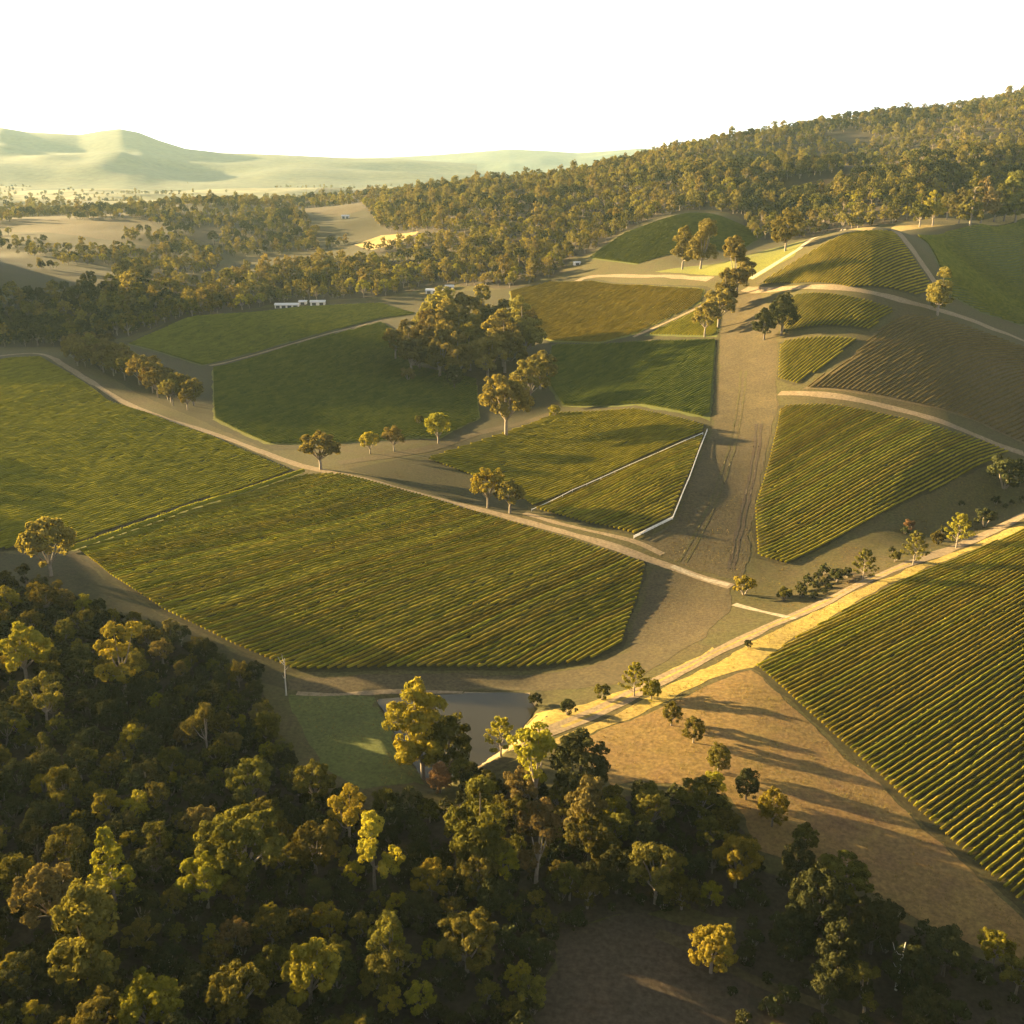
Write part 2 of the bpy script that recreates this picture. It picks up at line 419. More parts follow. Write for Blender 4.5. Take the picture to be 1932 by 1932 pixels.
def sheet(name, poly, mat, lift=0.1, wob=0.8, world=False, const_z=None, **kw):
    poly = np.array(poly) if world else W2(poly)
    Ym = poly[:, 1].mean()
    b_ = resample(poly, max(1.5, Ym / 220), True, wob, len(name))
    pad = in_poly(GX, GY, b_)
    gx = GX[pad]; gy = GY[pad]
    d = seg_dist(gx, gy, b_)
    keep = d > max(0.5, Ym / 800)
    gx = gx[keep]; gy = gy[keep]
    pts = [Vector(p) for p in b_] + [Vector(p) for p in zip(gx, gy)]
    m_ = len(b_)
    res = delaunay_2d_cdt(pts, [(i, (i + 1) % m_) for i in range(m_)], [list(range(m_))], 1, 1e-4)
    xy = np.array([(v.x, v.y) for v in res[0]])
    z = H(xy[:, 0], xy[:, 1]) + lift * 0.25 + 0.00006 * xy[:, 1] if const_z is None else np.full(len(xy), const_z)
    fs = np.array([f for f in res[2] if len(f) == 3])
    v0, v1, v2 = xy[fs[:, 0]], xy[fs[:, 1]], xy[fs[:, 2]]
    flip = ((v1 - v0)[:, 0] * (v2 - v0)[:, 1] - (v1 - v0)[:, 1] * (v2 - v0)[:, 0]) < 0
    fs[flip] = fs[flip][:, ::-1]
    o = link(name, mesh_from(name, np.column_stack([xy, z]), fs, [mat], None, True))
    tag(o, kw.get('label'), None, None, 'structure')
    return poly

def ribbon(name, pts, width, mat, lift=0.18, world=False, wob=0.25, label=None):
    c = np.array(pts) if world else W2(pts)
    # smooth the traced centre line
    for _ in range(2):
        q = [c[0]]
        for i in range(len(c) - 1): q += [c[i] * 0.75 + c[i + 1] * 0.25, c[i] * 0.25 + c[i + 1] * 0.75]
        c = np.array(q + [c[-1]])
    c = resample(c, max(1.2, c[:, 1].mean() / 300), False)
    t = np.gradient(c, axis=0); t /= np.linalg.norm(t, axis=1)[:, None] + 1e-9
    nrm = np.stack([-t[:, 1], t[:, 0]], 1)
    k = 5
    vs = []
    for j in range(k):
        s = (j / (k - 1) - 0.5) * width * (1 + 0.3 * vnoise(c[:, 0] / 14, c[:, 1] / 14, 17))
        e = nrm * (s + (vnoise(np.arange(len(c)) / 4, np.full(len(c), j * 7.3), 3) * wob if j in (0, k - 1) else 0))[:, None]
        p = c + e
        vs.append(np.column_stack([p, H(p[:, 0], p[:, 1]) + lift * 0.25 + 0.00007 * p[:, 1]]))
    vs = np.stack(vs, 1)
    id_ = np.arange(len(c) * k).reshape(len(c), k)
    q = np.stack([id_[:-1, :-1], id_[:-1, 1:], id_[1:, 1:], id_[1:, :-1]], -1).reshape(-1, 4)
    o = link(name, mesh_from(name, vs.reshape(-1, 3), q[:, ::-1], [mat], None, True))
    tag(o, label, None, None, 'structure')
    return c

def hill_range(name, ridge, Yr, Yf, Yb, mat, z0=15, seed=0):
    px = np.array([r[0] for r in ridge], float); py = np.array([r[1] for r in ridge], float)
    xs = np.linspace(px[0], px[-1], 260); ys = np.interp(xs, px, py)
    top = []
    for a_, b_ in zip(xs, ys):
        u, v, w = ray(a_, b_); t = Yr / v
        top.append((u * t, CAM_Z + w * t))
    top = np.array(top)
    R = 40
    vs = np.zeros((260, R, 3))
    for j in range(R):
        s = j / (R - 1)
        y = Yf + (Yb - Yf) * s
        prof = np.where(y < Yr, (y - Yf) / (Yr - Yf), (Yb - y) / (Yb - Yr))
        prof = np.clip(prof, 0, 1); prof = prof ** 1.15
        rough_ = vnoise(top[:, 0] / 700, np.full(260, y / 500), seed) * 0.16 + vnoise(top[:, 0] / 260, np.full(260, y / 260), seed + 1) * 0.07
        z = z0 + (top[:, 1] - z0) * np.clip(prof + rough_ * np.sin(math.pi * min(prof, 1)) , 0, 1)
        vs[:, j] = np.column_stack([top[:, 0] * (y / Yr), np.full(260, y), z])
    id_ = np.arange(260 * R).reshape(260, R)
    q = np.stack([id_[:-1, :-1], id_[1:, :-1], id_[1:, 1:], id_[:-1, 1:]], -1).reshape(-1, 4)
    tag(link(name, mesh_from(name, vs.reshape(-1, 3), q, [mat], None, True)), kind='structure')
hill_range('hills', [(-900, 300), (-500, 262), (-250, 238), (0, 240), (50, 248), (110, 251), (150, 253), (190, 246), (225, 242), (262, 249), (300, 264), (350, 280), (420, 288), (520, 291), (640, 297), (760, 300), (900, 309)], 7000, 4300, 9500, M['hill'])
hill_range('far_hills', [(560, 300), (720, 297), (820, 292), (900, 286), (960, 281), (1030, 284), (1090, 288), (1150, 284), (1210, 279), (1300, 284), (1500, 296)], 10500, 8200, 12500, M['hill'], 15, 5)

# ------------------------------------------------------------------ fields, strips, tracks
BL = {}
BL['center'] = sheet('field', [(140, 1042), (350, 968), (570, 897), (640, 893), (820, 940), (980, 988), (1120, 1030), (1222, 1062), (1212, 1110), (1185, 1185), (1175, 1225), (1090, 1254), (800, 1264), (545, 1268), (430, 1220), (300, 1155), (200, 1090)], M['vine_floor'])
sheet('pasture', [(-200, 1062), (0, 1044), (130, 1048), (200, 1094), (300, 1160), (430, 1226), (545, 1274), (545, 1302), (400, 1252), (200, 1182), (0, 1114), (-200, 1102)], M['vine_floor'], 0.03)
BL['right'] = sheet('field', [(1420, 1262), (1500, 1205), (1620, 1135), (1720, 1088), (1830, 1042), (1932, 1000), (2150, 930), (2500, 1250), (2500, 1932), (2150, 1932), (1932, 1725), (1800, 1606), (1700, 1515), (1600, 1424), (1500, 1333)], M['vine_floor'])
BL['hill_low'] = sheet('field', [(1470, 766), (1560, 762), (1700, 788), (1800, 815), (1905, 852), (1860, 880), (1660, 972), (1480, 1067), (1425, 1052), (1420, 960), (1445, 880), (1462, 810)], M['vine_floor'])
BL['edged'] = sheet('field', [(1005, 963), (1160, 893), (1330, 822), (1310, 880), (1268, 976), (1195, 1012), (1100, 990)], M['vine_floor'])
BL['above'] = sheet('field', [(890, 838), (1050, 778), (1200, 771), (1332, 803), (1326, 817), (1155, 890), (1000, 958), (960, 925), (860, 890), (800, 868)], M['vine_floor'])
BL['crest'] = sheet('field', [(1428, 537), (1520, 482), (1598, 442), (1688, 440), (1725, 490), (1765, 548), (1730, 560), (1600, 545), (1500, 538)], M['vine_floor'])
BL['contour'] = sheet('field', [(1500, 556), (1600, 560), (1690, 585), (1640, 625), (1480, 628), (1470, 600)], M['vine_floor'])
BL['small'] = sheet('field', [(1470, 645), (1620, 640), (1560, 690), (1500, 728), (1465, 718)], M['vine_floor'])
BL['brown'] = sheet('field', [(1705, 595), (1850, 625), (1932, 655), (2080, 700), (2080, 860), (1932, 838), (1700, 758), (1515, 735), (1600, 680), (1650, 630)], M['brown_floor'])
BL['left'] = sheet('field', [(-200, 720), (20, 676), (80, 674), (210, 757), (400, 822), (555, 888), (340, 958), (130, 1028), (0, 1040), (-200, 1060)], M['vine_floor'])
sheet('pasture', [(905, 720), (955, 545), (1040, 528), (1120, 526), (1240, 537), (1335, 540), (1358, 560), (1362, 610), (1350, 720), (1342, 805), (1200, 775), (1050, 785), (890, 845), (880, 800)], M['vine_floor'], 0.02)
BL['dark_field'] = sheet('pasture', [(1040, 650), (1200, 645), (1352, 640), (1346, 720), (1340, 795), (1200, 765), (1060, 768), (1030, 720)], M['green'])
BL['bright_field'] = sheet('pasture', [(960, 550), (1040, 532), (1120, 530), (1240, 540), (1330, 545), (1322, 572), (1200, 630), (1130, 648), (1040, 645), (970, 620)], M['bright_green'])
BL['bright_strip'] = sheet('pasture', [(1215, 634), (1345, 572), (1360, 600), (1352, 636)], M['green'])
sheet('pasture', [(135, 655), (250, 642), (360, 590), (560, 572), (740, 560), (850, 550), (960, 545), (930, 640), (905, 720), (880, 832), (640, 842), (510, 850), (400, 802), (250, 738), (190, 700)], M['vine_floor'], 0.02)
sheet('pasture', [(655, 886), (830, 852), (905, 818), (960, 925), (1000, 958), (985, 976), (900, 955), (800, 928)], M['vine_floor'], 0.02)
sheet('bare_earth', [(765, 690), (850, 682), (985, 680), (985, 712), (900, 728), (800, 722)], M['earth'], 0.35, 1.5)
BL['mid_field'] = sheet('pasture', [(402, 792), (400, 694), (560, 650), (720, 608), (770, 640), (780, 690), (900, 715), (905, 790), (830, 828), (640, 838), (500, 838)], M['bright_green'])
BL['upper_field'] = sheet('pasture', [(240, 650), (360, 598), (560, 580), (720, 572), (790, 592), (720, 601), (560, 642), (398, 686), (380, 690)], M['green'])
sheet('pasture', [(1235, 513), (1330, 500), (1400, 486), (1500, 458), (1575, 437), (1500, 482), (1420, 528), (1340, 520)], M['bright_green'])
BL['right_slope'] = sheet('pasture', [(1730, 445), (1850, 425), (1932, 413), (2080, 420), (2080, 640), (1932, 615), (1850, 590), (1785, 555)], M['green'])
BL['knoll'] = sheet('pasture', [(1110, 488), (1180, 440), (1290, 405), (1340, 404), (1450, 440), (1400, 472), (1200, 500)], M['green'])
sheet('pasture', [(-150, 590), (0, 575), (250, 540), (600, 495), (800, 482), (720, 410), (660, 362), (300, 385), (0, 402), (-150, 402)], M['vine_floor'], 0.0)
sheet('paddock', [(0, 410), (120, 405), (260, 408), (330, 445), (420, 462), (300, 470), (180, 450), (0, 436)], M['brownfield'])
sheet('paddock', [(0, 462), (150, 468), (240, 495), (180, 528), (0, 540), (-150, 540), (-150, 470)], M['vine_floor'])
sheet('paddock', [(340, 420), (400, 412), (460, 425), (450, 440), (380, 440)], M['brownfield'])
sheet('paddock', [(520, 375), (600, 355), (700, 355), (690, 395), (640, 408), (570, 400)], M['brownfield'])
sheet('paddock', [(668, 462), (720, 444), (790, 436), (780, 452), (700, 472)], M['goldfield'])
sheet('dirt_strip', [(1362, 600), (1400, 545), (1430, 552), (1470, 600), (1462, 700), (1468, 765), (1440, 880), (1415, 1000), (1412, 1060), (1392, 1096), (1300, 1070), (1205, 1022), (1272, 986), (1312, 885), (1348, 800), (1358, 690)], M['earth'], 0.14)
sheet('dirt_strip', [(1232, 1072), (1300, 1085), (1378, 1112), (1384, 1140), (1330, 1200), (1200, 1285), (1090, 1300), (1000, 1302), (600, 1306), (545, 1300), (548, 1278), (800, 1272), (1095, 1262), (1190, 1230), (1200, 1180)], M['earth'], 0.12)
sheet('verge', [(1480, 1180), (1600, 1122), (1720, 1072), (1850, 1022), (1932, 985), (1932, 1000), (1830, 1040), (1720, 1085), (1620, 1131), (1500, 1202), (1420, 1258), (1350, 1280), (1240, 1330), (1140, 1372), (1075, 1400), (960, 1440), (1060, 1390), (1240, 1305), (1360, 1245)], M['verge'], 0.12)
sheet('verge', [(1345, 1222), (1210, 1290), (1100, 1330), (1015, 1345), (980, 1378), (900, 1430), (920, 1440), (1060, 1372), (1210, 1302), (1350, 1234)], M['verge'], 0.12)
sheet('dry_slope', [(1080, 1405), (1140, 1378), (1240, 1338), (1350, 1288), (1415, 1264), (1495, 1336), (1600, 1428), (1700, 1520), (1800, 1612), (1932, 1735), (2100, 1900), (1932, 1830), (1700, 1720), (1560, 1640), (1430, 1600), (1380, 1500), (1200, 1470), (1150, 1480)], M['slope'], 0.1)
sheet('dam_wall', [(540, 1310), (600, 1312), (700, 1312), (735, 1365), (765, 1425), (800, 1480), (690, 1490), (600, 1440)], M['green'], 0.1)
sheet('crest_strip', [(1600, 434), (1690, 424), (1800, 412), (1932, 398), (2080, 400), (2080, 412), (1932, 411), (1800, 424), (1700, 436), (1640, 440)], M['goldfield'])
FOREST = W2([(-260, 1095), (0, 1100), (110, 1124), (200, 1166), (290, 1192), (400, 1242), (490, 1288), (515, 1400), (560, 1490), (690, 1530), (800, 1540), (900, 1500), (1100, 1500), (1200, 1500), (1350, 1510), (1430, 1620), (1400, 1720), (1180, 1720), (1050, 1760), (1000, 1932), (980, 2150), (-260, 2150)])
sheet('forest_floor', FOREST, M['forest_floor'], 0.08, 1.5, True)
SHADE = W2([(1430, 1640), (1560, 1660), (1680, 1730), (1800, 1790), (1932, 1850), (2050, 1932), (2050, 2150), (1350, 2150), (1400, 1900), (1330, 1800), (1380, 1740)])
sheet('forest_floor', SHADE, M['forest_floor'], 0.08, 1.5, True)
for off_ in (0, 9):
    ribbon('wheel_track', [(1428 + off_, 800), (1418 + off_, 880), (1403 + off_, 950), (1388 + off_, 1010), (1376 + off_, 1075)], 0.9, M['bare'], 0.3, wob=0.4)
ribbon('wheel_track', [(1398, 700), (1388, 800), (1360, 900), (1325, 985), (1280, 1060)], 0.7, M['ground'], 0.3, wob=0.4)
ribbon('wheel_track', [(1408, 700), (1398, 800), (1371, 900), (1337, 985), (1292, 1062)], 0.7, M['ground'], 0.3, wob=0.4)
sheet('bare_earth', [(1050, 1765), (1180, 1722), (1330, 1740), (1400, 1800), (1430, 1932), (1430, 2150), (985, 2150), (1000, 1932)], M['bare'], 0.14, 1.5)
sheet('pond', POND, M['water'], 0, 0.5, True, pond_z)

ribbon('gravel_road', [(885, 1452), (935, 1428), (1060, 1372), (1210, 1302), (1340, 1238), (1470, 1172), (1600, 1112), (1720, 1062), (1850, 1012), (1932, 972), (2080, 900)], 4.2, M['track'], 0.22)
ribbon('grass_median', [(1060, 1372), (1210, 1302), (1340, 1238), (1470, 1172), (1600, 1112), (1720, 1062)], 0.8, M['verge'], 0.27)
ribbon('dirt_track', [(-120, 690), (20, 668), (85, 666), (140, 702), (215, 750), (300, 788), (400, 815), (500, 855), (590, 886), (700, 910), (800, 936), (920, 964), (1000, 987), (1100, 1014), (1200, 1047), (1290, 1078), (1380, 1107)], 4.0, M['track'], 0.2)
ribbon('dirt_track', [(990, 968), (1060, 990), (1130, 1006), (1195, 1020), (1250, 1046)], 2.4, M['track'], 0.22)
ribbon('dirt_track', [(1385, 1140), (1440, 1154), (1500, 1168)], 2.2, M['white_track'], 0.24)
ribbon('dirt_track', [(1268, 1068), (1320, 1090), (1375, 1104)], 2.0, M['white_track'], 0.26)
ribbon('dirt_track', [(1416, 526), (1470, 494), (1530, 458), (1592, 432)], 4.5, M['white_track'], 0.25)
ribbon('dirt_track', [(1405, 545), (1500, 545), (1620, 552), (1740, 580), (1850, 612), (1932, 640), (2050, 680)], 6.0, M['track'], 0.22)
ribbon('dirt_track', [(1690, 436), (1730, 485), (1775, 548)], 6.0, M['track'], 0.22)
ribbon('dirt_track', [(1470, 742), (1600, 752), (1720, 778), (1850, 828), (1932, 856)], 5.0, M['track'], 0.22)
ribbon('dirt_track', [(395, 690), (560, 646), (720, 604)], 2.5, M['track'], 0.2)
ribbon('dirt_track', [(1195, 636), (1270, 603), (1345, 568)], 2.5, M['track'], 0.2)
ribbon('dirt_track', [(1080, 535), (1110, 520), (1200, 519), (1340, 527)], 6.0, M['track'], 0.22)
ribbon('dirt_track', [(560, 1308), (640, 1312), (720, 1304), (850, 1306), (1000, 1310)], 1.4, M['track'], 0.22)
ribbon('dirt_track', [(1240, 1760), (1330, 1800), (1420, 1850), (1520, 1885), (1620, 1930)], 2.0, M['earth'], 0.2)
ribbon('dirt_track', [(640, 874), (720, 862), (830, 845), (905, 815), (1040, 780)], 6.0, M['earth'], 0.2)
ribbon('grass_edge', [(135, 1040), (350, 964), (570, 892)], 2.0, M['bright_green'], 0.24)
ribbon('grass_edge', [(150, 1020), (350, 952), (560, 884)], 3.2, M['earth'], 0.2)

# ------------------------------------------------------------------ vine rows
def wdir(a_, b_):
    d = P(*b_) - P(*a_)
    return d / np.linalg.norm(d)

def row_mesh(p, q, h, w, leaves, mat, seed, step=1.3):
    r = np.random.default_rng(seed)
    L = np.hypot(*(q - p))
    k = max(3, int(L / step) + 1)
    s = np.linspace(0, 1, k)
    c = p[None] + (q - p)[None] * s[:, None]
    d = (q - p) / L; nn = np.array((-d[1], d[0]))
    c = c + nn * (r.normal(0, 0.04, k))[:, None]
    hh = h * (0.93 + 0.08 * vnoise(s * L / 3, np.full(k, seed * 1.7), 8) + r.uniform(-0.04, 0.04, k))
    hh *= np.where(r.random(k) < 0.012, 0.6, 1.0)
    zb = H(c[:, 0], c[:, 1])
    prof = [(-0.42, 0.36), (-0.52, 0.72), (-0.30, 1.0), (0.34, 0.92), (0.52, 0.6), (0.42, 0.36)]
    V = np.zeros((k, 6, 3))
    for j, (o_, f_) in enumerate(prof):
        ww = w * (o_ + r.normal(0, 0.05, k))
        V[:, j, :2] = c + nn * ww[:, None]
        V[:, j, 2] = zb + hh * np.clip(f_ + r.normal(0, 0.03, k), 0.2, 1.2)
    id_ = np.arange(k * 6).reshape(k, 6)
    F = np.stack([id_[:-1, :-1], id_[1:, :-1], id_[1:, 1:], id_[:-1, 1:]], -1).reshape(-1, 4)
    var = np.repeat(np.clip(0.5 + 0.3 * vnoise(s[:-1] * L / 5, np.full(k - 1, seed * .9), 4) + r.normal(0, 0.1, k - 1), 0, 1), 5)
    V = V.reshape(-1, 3)
    nl = int(L * leaves)
    if nl:
        t = r.random(nl)
        cc = p[None] + (q - p)[None] * t[:, None]
        lat = np.clip(r.normal(0, 0.36, nl), -0.7, 0.7) * w * 1.1
        top = r.uniform(0.45, 1.02, nl)
        cx = cc + nn * lat[:, None]
        cen = np.column_stack([cx, H(cx[:, 0], cx[:, 1]) + h * top])
        nv = np.column_stack([nn[0] * np.sign(lat), nn[1] * np.sign(lat), np.full(nl, 1.0)]) + r.normal(0, 0.3, (nl, 3))
        nv /= np.linalg.norm(nv, axis=1)[:, None]
        t1 = np.cross(nv, r.normal(0, 1, (nl, 3))); t1 /= np.linalg.norm(t1, axis=1)[:, None]
        t2 = np.cross(nv, t1)
        sz = r.uniform(0.12, 0.26, nl)[:, None]
        Q = np.stack([cen - t1 * sz, cen - t2 * sz, cen + t1 * sz, cen + t2 * sz], 1).reshape(-1, 3)
        F = np.concatenate([F, np.arange(nl * 4).reshape(nl, 4) + len(V)])
        V = np.concatenate([V, Q]); var = np.concatenate([var, r.random(nl)])
    return V, F, var

def set_var(me, var):
    at = me.attributes.new('var', 'FLOAT', 'FACE')
    at.data.foreach_set('value', np.asarray(var, dtype=np.float32))

def block_lines(poly, d, spacing, inset=1.5):
    nn = np.array((-d[1], d[0]))
    off = poly @ nn; al = poly @ d
    rows = []
    o_ = off.min() + inset
    while o_ < off.max() - inset * 0.5:
        hits = []
        for i in range(len(poly)):
            j = (i + 1) % len(poly)
            if (off[i] - o_) * (off[j] - o_) < 0:
                f = (o_ - off[i]) / (off[j] - off[i])
                hits.append(al[i] + (al[j] - al[i]) * f)
        hits.sort()
        for a_, b_ in zip(hits[::2], hits[1::2]):
            if b_ - a_ > 6: rows.append((nn * o_ + d * (a_ + inset), nn * o_ + d * (b_ - inset)))
        o_ += spacing
    return rows

def cut_to_view(p, q, m=0.78):
    """keep the stretch of a row the place is seen from (with a margin)"""
    t = np.linspace(0, 1, 60)
    c = p[None] + (q - p)[None] * t[:, None]
    ok = (np.abs(c[:, 0] / c[:, 1]) < m) & (c[:, 1] > 85)
    if not ok.any(): return None
    k = np.where(ok)[0]
    return c[k[0]], c[k[-1]]

def ordinal(n):
    ones = ['', 'first', 'second', 'third', 'fourth', 'fifth', 'sixth', 'seventh', 'eighth', 'ninth', 'tenth', 'eleventh', 'twelfth', 'thirteenth', 'fourteenth', 'fifteenth', 'sixteenth', 'seventeenth', 'eighteenth', 'nineteenth']
    tens = ['', '', 'twent', 'thirt', 'fort', 'fift', 'sixt', 'sevent', 'eight', 'ninet']
    if n >= 100: return 'hundredth' if n == 100 else 'hundred and ' + ordinal(n - 100)
    if n < 20: return ones[n]
    return tens[n // 10] + 'ieth' if n % 10 == 0 else tens[n // 10] + 'y ' + ones[n % 10]
row_seed = 100
def plant(key, d, spacing, h, w, leaves, mat, label=None, group=None, single=True, step=1.3, rev=False):
    global row_seed
    rows = block_lines(BL[key], d, spacing)
    made = []
    VV, FF, AA, base, cnt = [], [], [], 0, 0
    for p, q in rows:
        cut = cut_to_view(p, q)
        if cut is None: continue
        p, q = cut
        if np.hypot(*(q - p)) < 5: continue
        row_seed += 1
        V, F, var = row_mesh(p, q, h, w, leaves, M[mat], row_seed, step)
        if single:
            made.append((V, F, var, p))
        else:
            VV.append(V); FF.append(F + base); AA.append(var); base += len(V)
        cnt += 1
    if single and rev: made.reverse()
    for k_, (V, F, var, p) in enumerate(made):
            org = np.array((p[0], p[1], float(H(*p))))
            me = mesh_from('vine_row', V - org, F, [M[mat]]); set_var(me, var)
            tag(link('vine_row', me, None, org), label % ordinal(k_ + 1), 'vine row', group)
    if not single and VV:
        me = mesh_from('vine_rows', np.concatenate(VV), np.concatenate(FF), [M[mat]]); set_var(me, np.concatenate(AA))
        return me, cnt
    print('ROWS', key, cnt)
    return None, cnt

D_right = wdir((1562, 1337), (1932, 1131)) + wdir((1763, 1467), (1932, 1342))
D_right /= np.linalg.norm(D_right)
D_cent = wdir((1017, 1247), (1175, 1165))
D_edge = wdir((135, 1040), (570, 892))
D_hill = wdir((1476, 1066), (1665, 967))
D_white = wdir((1005, 963), (1330, 822))
D_small = wdir((1500, 730), (1622, 640))
print('DIRS', wdir((1562, 1337), (1932, 1131)), wdir((1763, 1467), (1932, 1342)), D_right, D_cent, D_edge, D_hill, D_white, D_small)
plant('right', D_right, 1.34, 0.95, 0.40, 3, 'vine', 'grapevine row in the big lower right vineyard, %s from the gravel road', 'rows in the lower right vineyard', rev=True)
plant('center', D_cent, 1.66, 1.15, 0.46, 1.5, 'vine', 'grapevine row in the wide central vineyard, %s from lower right', 'rows in the central vineyard')
plant('hill_low', D_hill, 1.6, 1.1, 0.46, 1.2, 'vine', 'grapevine row at the right hill foot, %s up from the creek', 'rows at the foot of the hill')
plant('edged', D_white, 1.9, 1.25, 0.5, 1.2, 'vine', 'grapevine row in the small block, %s below the thin white fence', 'rows in the white edged block', rev=True)
for key, d, mat, h in (('above', D_white, 'vine', 1.25), ('small', D_small, 'vine', 1.3), ('contour', D_small, 'vine', 1.3), ('crest', D_small, 'vine', 1.3), ('brown', D_small, 'vine_brown', 1.1), ('left', D_edge, 'vine', 1.2),
                       ('dark_field', D_white, 'vine_shade', 1.5), ('bright_field', D_white, 'vine', 1.2), ('mid_field', D_edge, 'vine_shade', 1.2), ('upper_field', D_edge, 'vine_shade', 1.2), ('right_slope', D_small, 'vine_shade', 1.3), ('knoll', D_small, 'vine_shade', 1.3), ('bright_strip', D_white, 'vine', 1.2)):
    me, cnt = plant(key, d, 2.1, h, 0.6, 0.6, mat, single=False, step=2.4)
    print('ROWS stuff', key, cnt)
    if me: tag(link('vines', me), kind='stuff')

hv_, hf_, ha_, hb_ = [], [], [], 0
hl_ = resample(W2([(137, 1041), (350, 966), (568, 895)]), 12, False)
for i in range(len(hl_) - 1):
    for o_ in (-0.35, 0.35):
        dd_ = (hl_[i + 1] - hl_[i]) * 0.08
        V, F, var = row_mesh(hl_[i] + o_ - dd_, hl_[i + 1] + o_ + dd_, 2.3, 1.5, 5, M['vine'], 5000 + i)
        hv_.append(V); hf_.append(F + hb_); ha_.append(var); hb_ += len(V)
h_org = np.array((*hl_[0], float(H(*hl_[0]))))
M['lit_bank'] = leaf_mat('sunlit bank leaves', (0.17, 0.17, 0.02), (0.26, 0.24, 0.03), 0.3)  # bright leaf rows for a bank; its sunlight is put into their colour
hm_ = mesh_from('lit_bank', np.concatenate(hv_) - h_org, np.concatenate(hf_), [M['lit_bank']]); set_var(hm_, np.concatenate(ha_))
tag(link('lit_bank', hm_, None, h_org), 'yellow green sunlit bank line along the upper left edge of the central vineyard', 'lit_bank')

# ------------------------------------------------------------------ trees
def tube(V, F, pts, radii, sides=6):
    base = len(V)
    pts = [np.array(p, float) for p in pts]
    for i, (p, r_) in enumerate(zip(pts, radii)):
        t = pts[min(i + 1, len(pts) - 1)] - pts[max(i - 1, 0)]
        t /= np.linalg.norm(t) + 1e-9
        u = np.cross(t, (0.3, 1, 0.1)); u /= np.linalg.norm(u); v = np.cross(t, u)
        for k in range(sides):
            a_ = 2 * math.pi * k / sides
            V.append(p + (u * math.cos(a_) + v * math.sin(a_)) * r_)
    for i in range(len(pts) - 1):
        for k in range(sides):
            F.append((base + i * sides + k, base + i * sides + (k + 1) % sides, base + (i + 1) * sides + (k + 1) % sides, base + (i + 1) * sides + k))

def leaves_of(clumps, per, leaf, r, flat=0.8, top_bias=0.35):
    """leaf-sized faces spread over and through rounded sprays; clumps = (centre, radius, outward)"""
    n_ = len(clumps)
    c = np.array([k[0] for k in clumps]); rad = np.array([k[1] for k in clumps]); outw = np.array([k[2] for k in clumps])
    cv = r.random(n_)
    i = np.repeat(np.arange(n_), per)
    d = r.normal(0, 1, (len(i), 3)); d[:, 2] += top_bias; d += outw[i] * 0.45
    d /= np.linalg.norm(d, axis=1)[:, None]
    rr = rad[i] * r.uniform(0.72, 1.06, len(i))
    cen = c[i] + d * rr[:, None] * np.array((1, 1, flat))
    nv = d + r.normal(0, 0.42, d.shape); nv /= np.linalg.norm(nv, axis=1)[:, None]
    t1 = np.cross(nv, r.normal(0, 1, nv.shape)); t1 /= np.linalg.norm(t1, axis=1)[:, None]
    t2 = np.cross(nv, t1)
    s = (leaf * r.uniform(0.6, 1.3, len(i)))[:, None]
    Q = np.stack([cen - t1 * s, cen - t2 * s * 0.6, cen + t1 * s, cen + t2 * s * 0.6], 1).reshape(-1, 3)
    return Q, np.arange(len(i) * 4).reshape(-1, 4), np.clip(cv[i] * 0.7 + r.random(len(i)) * 0.35, 0, 1)

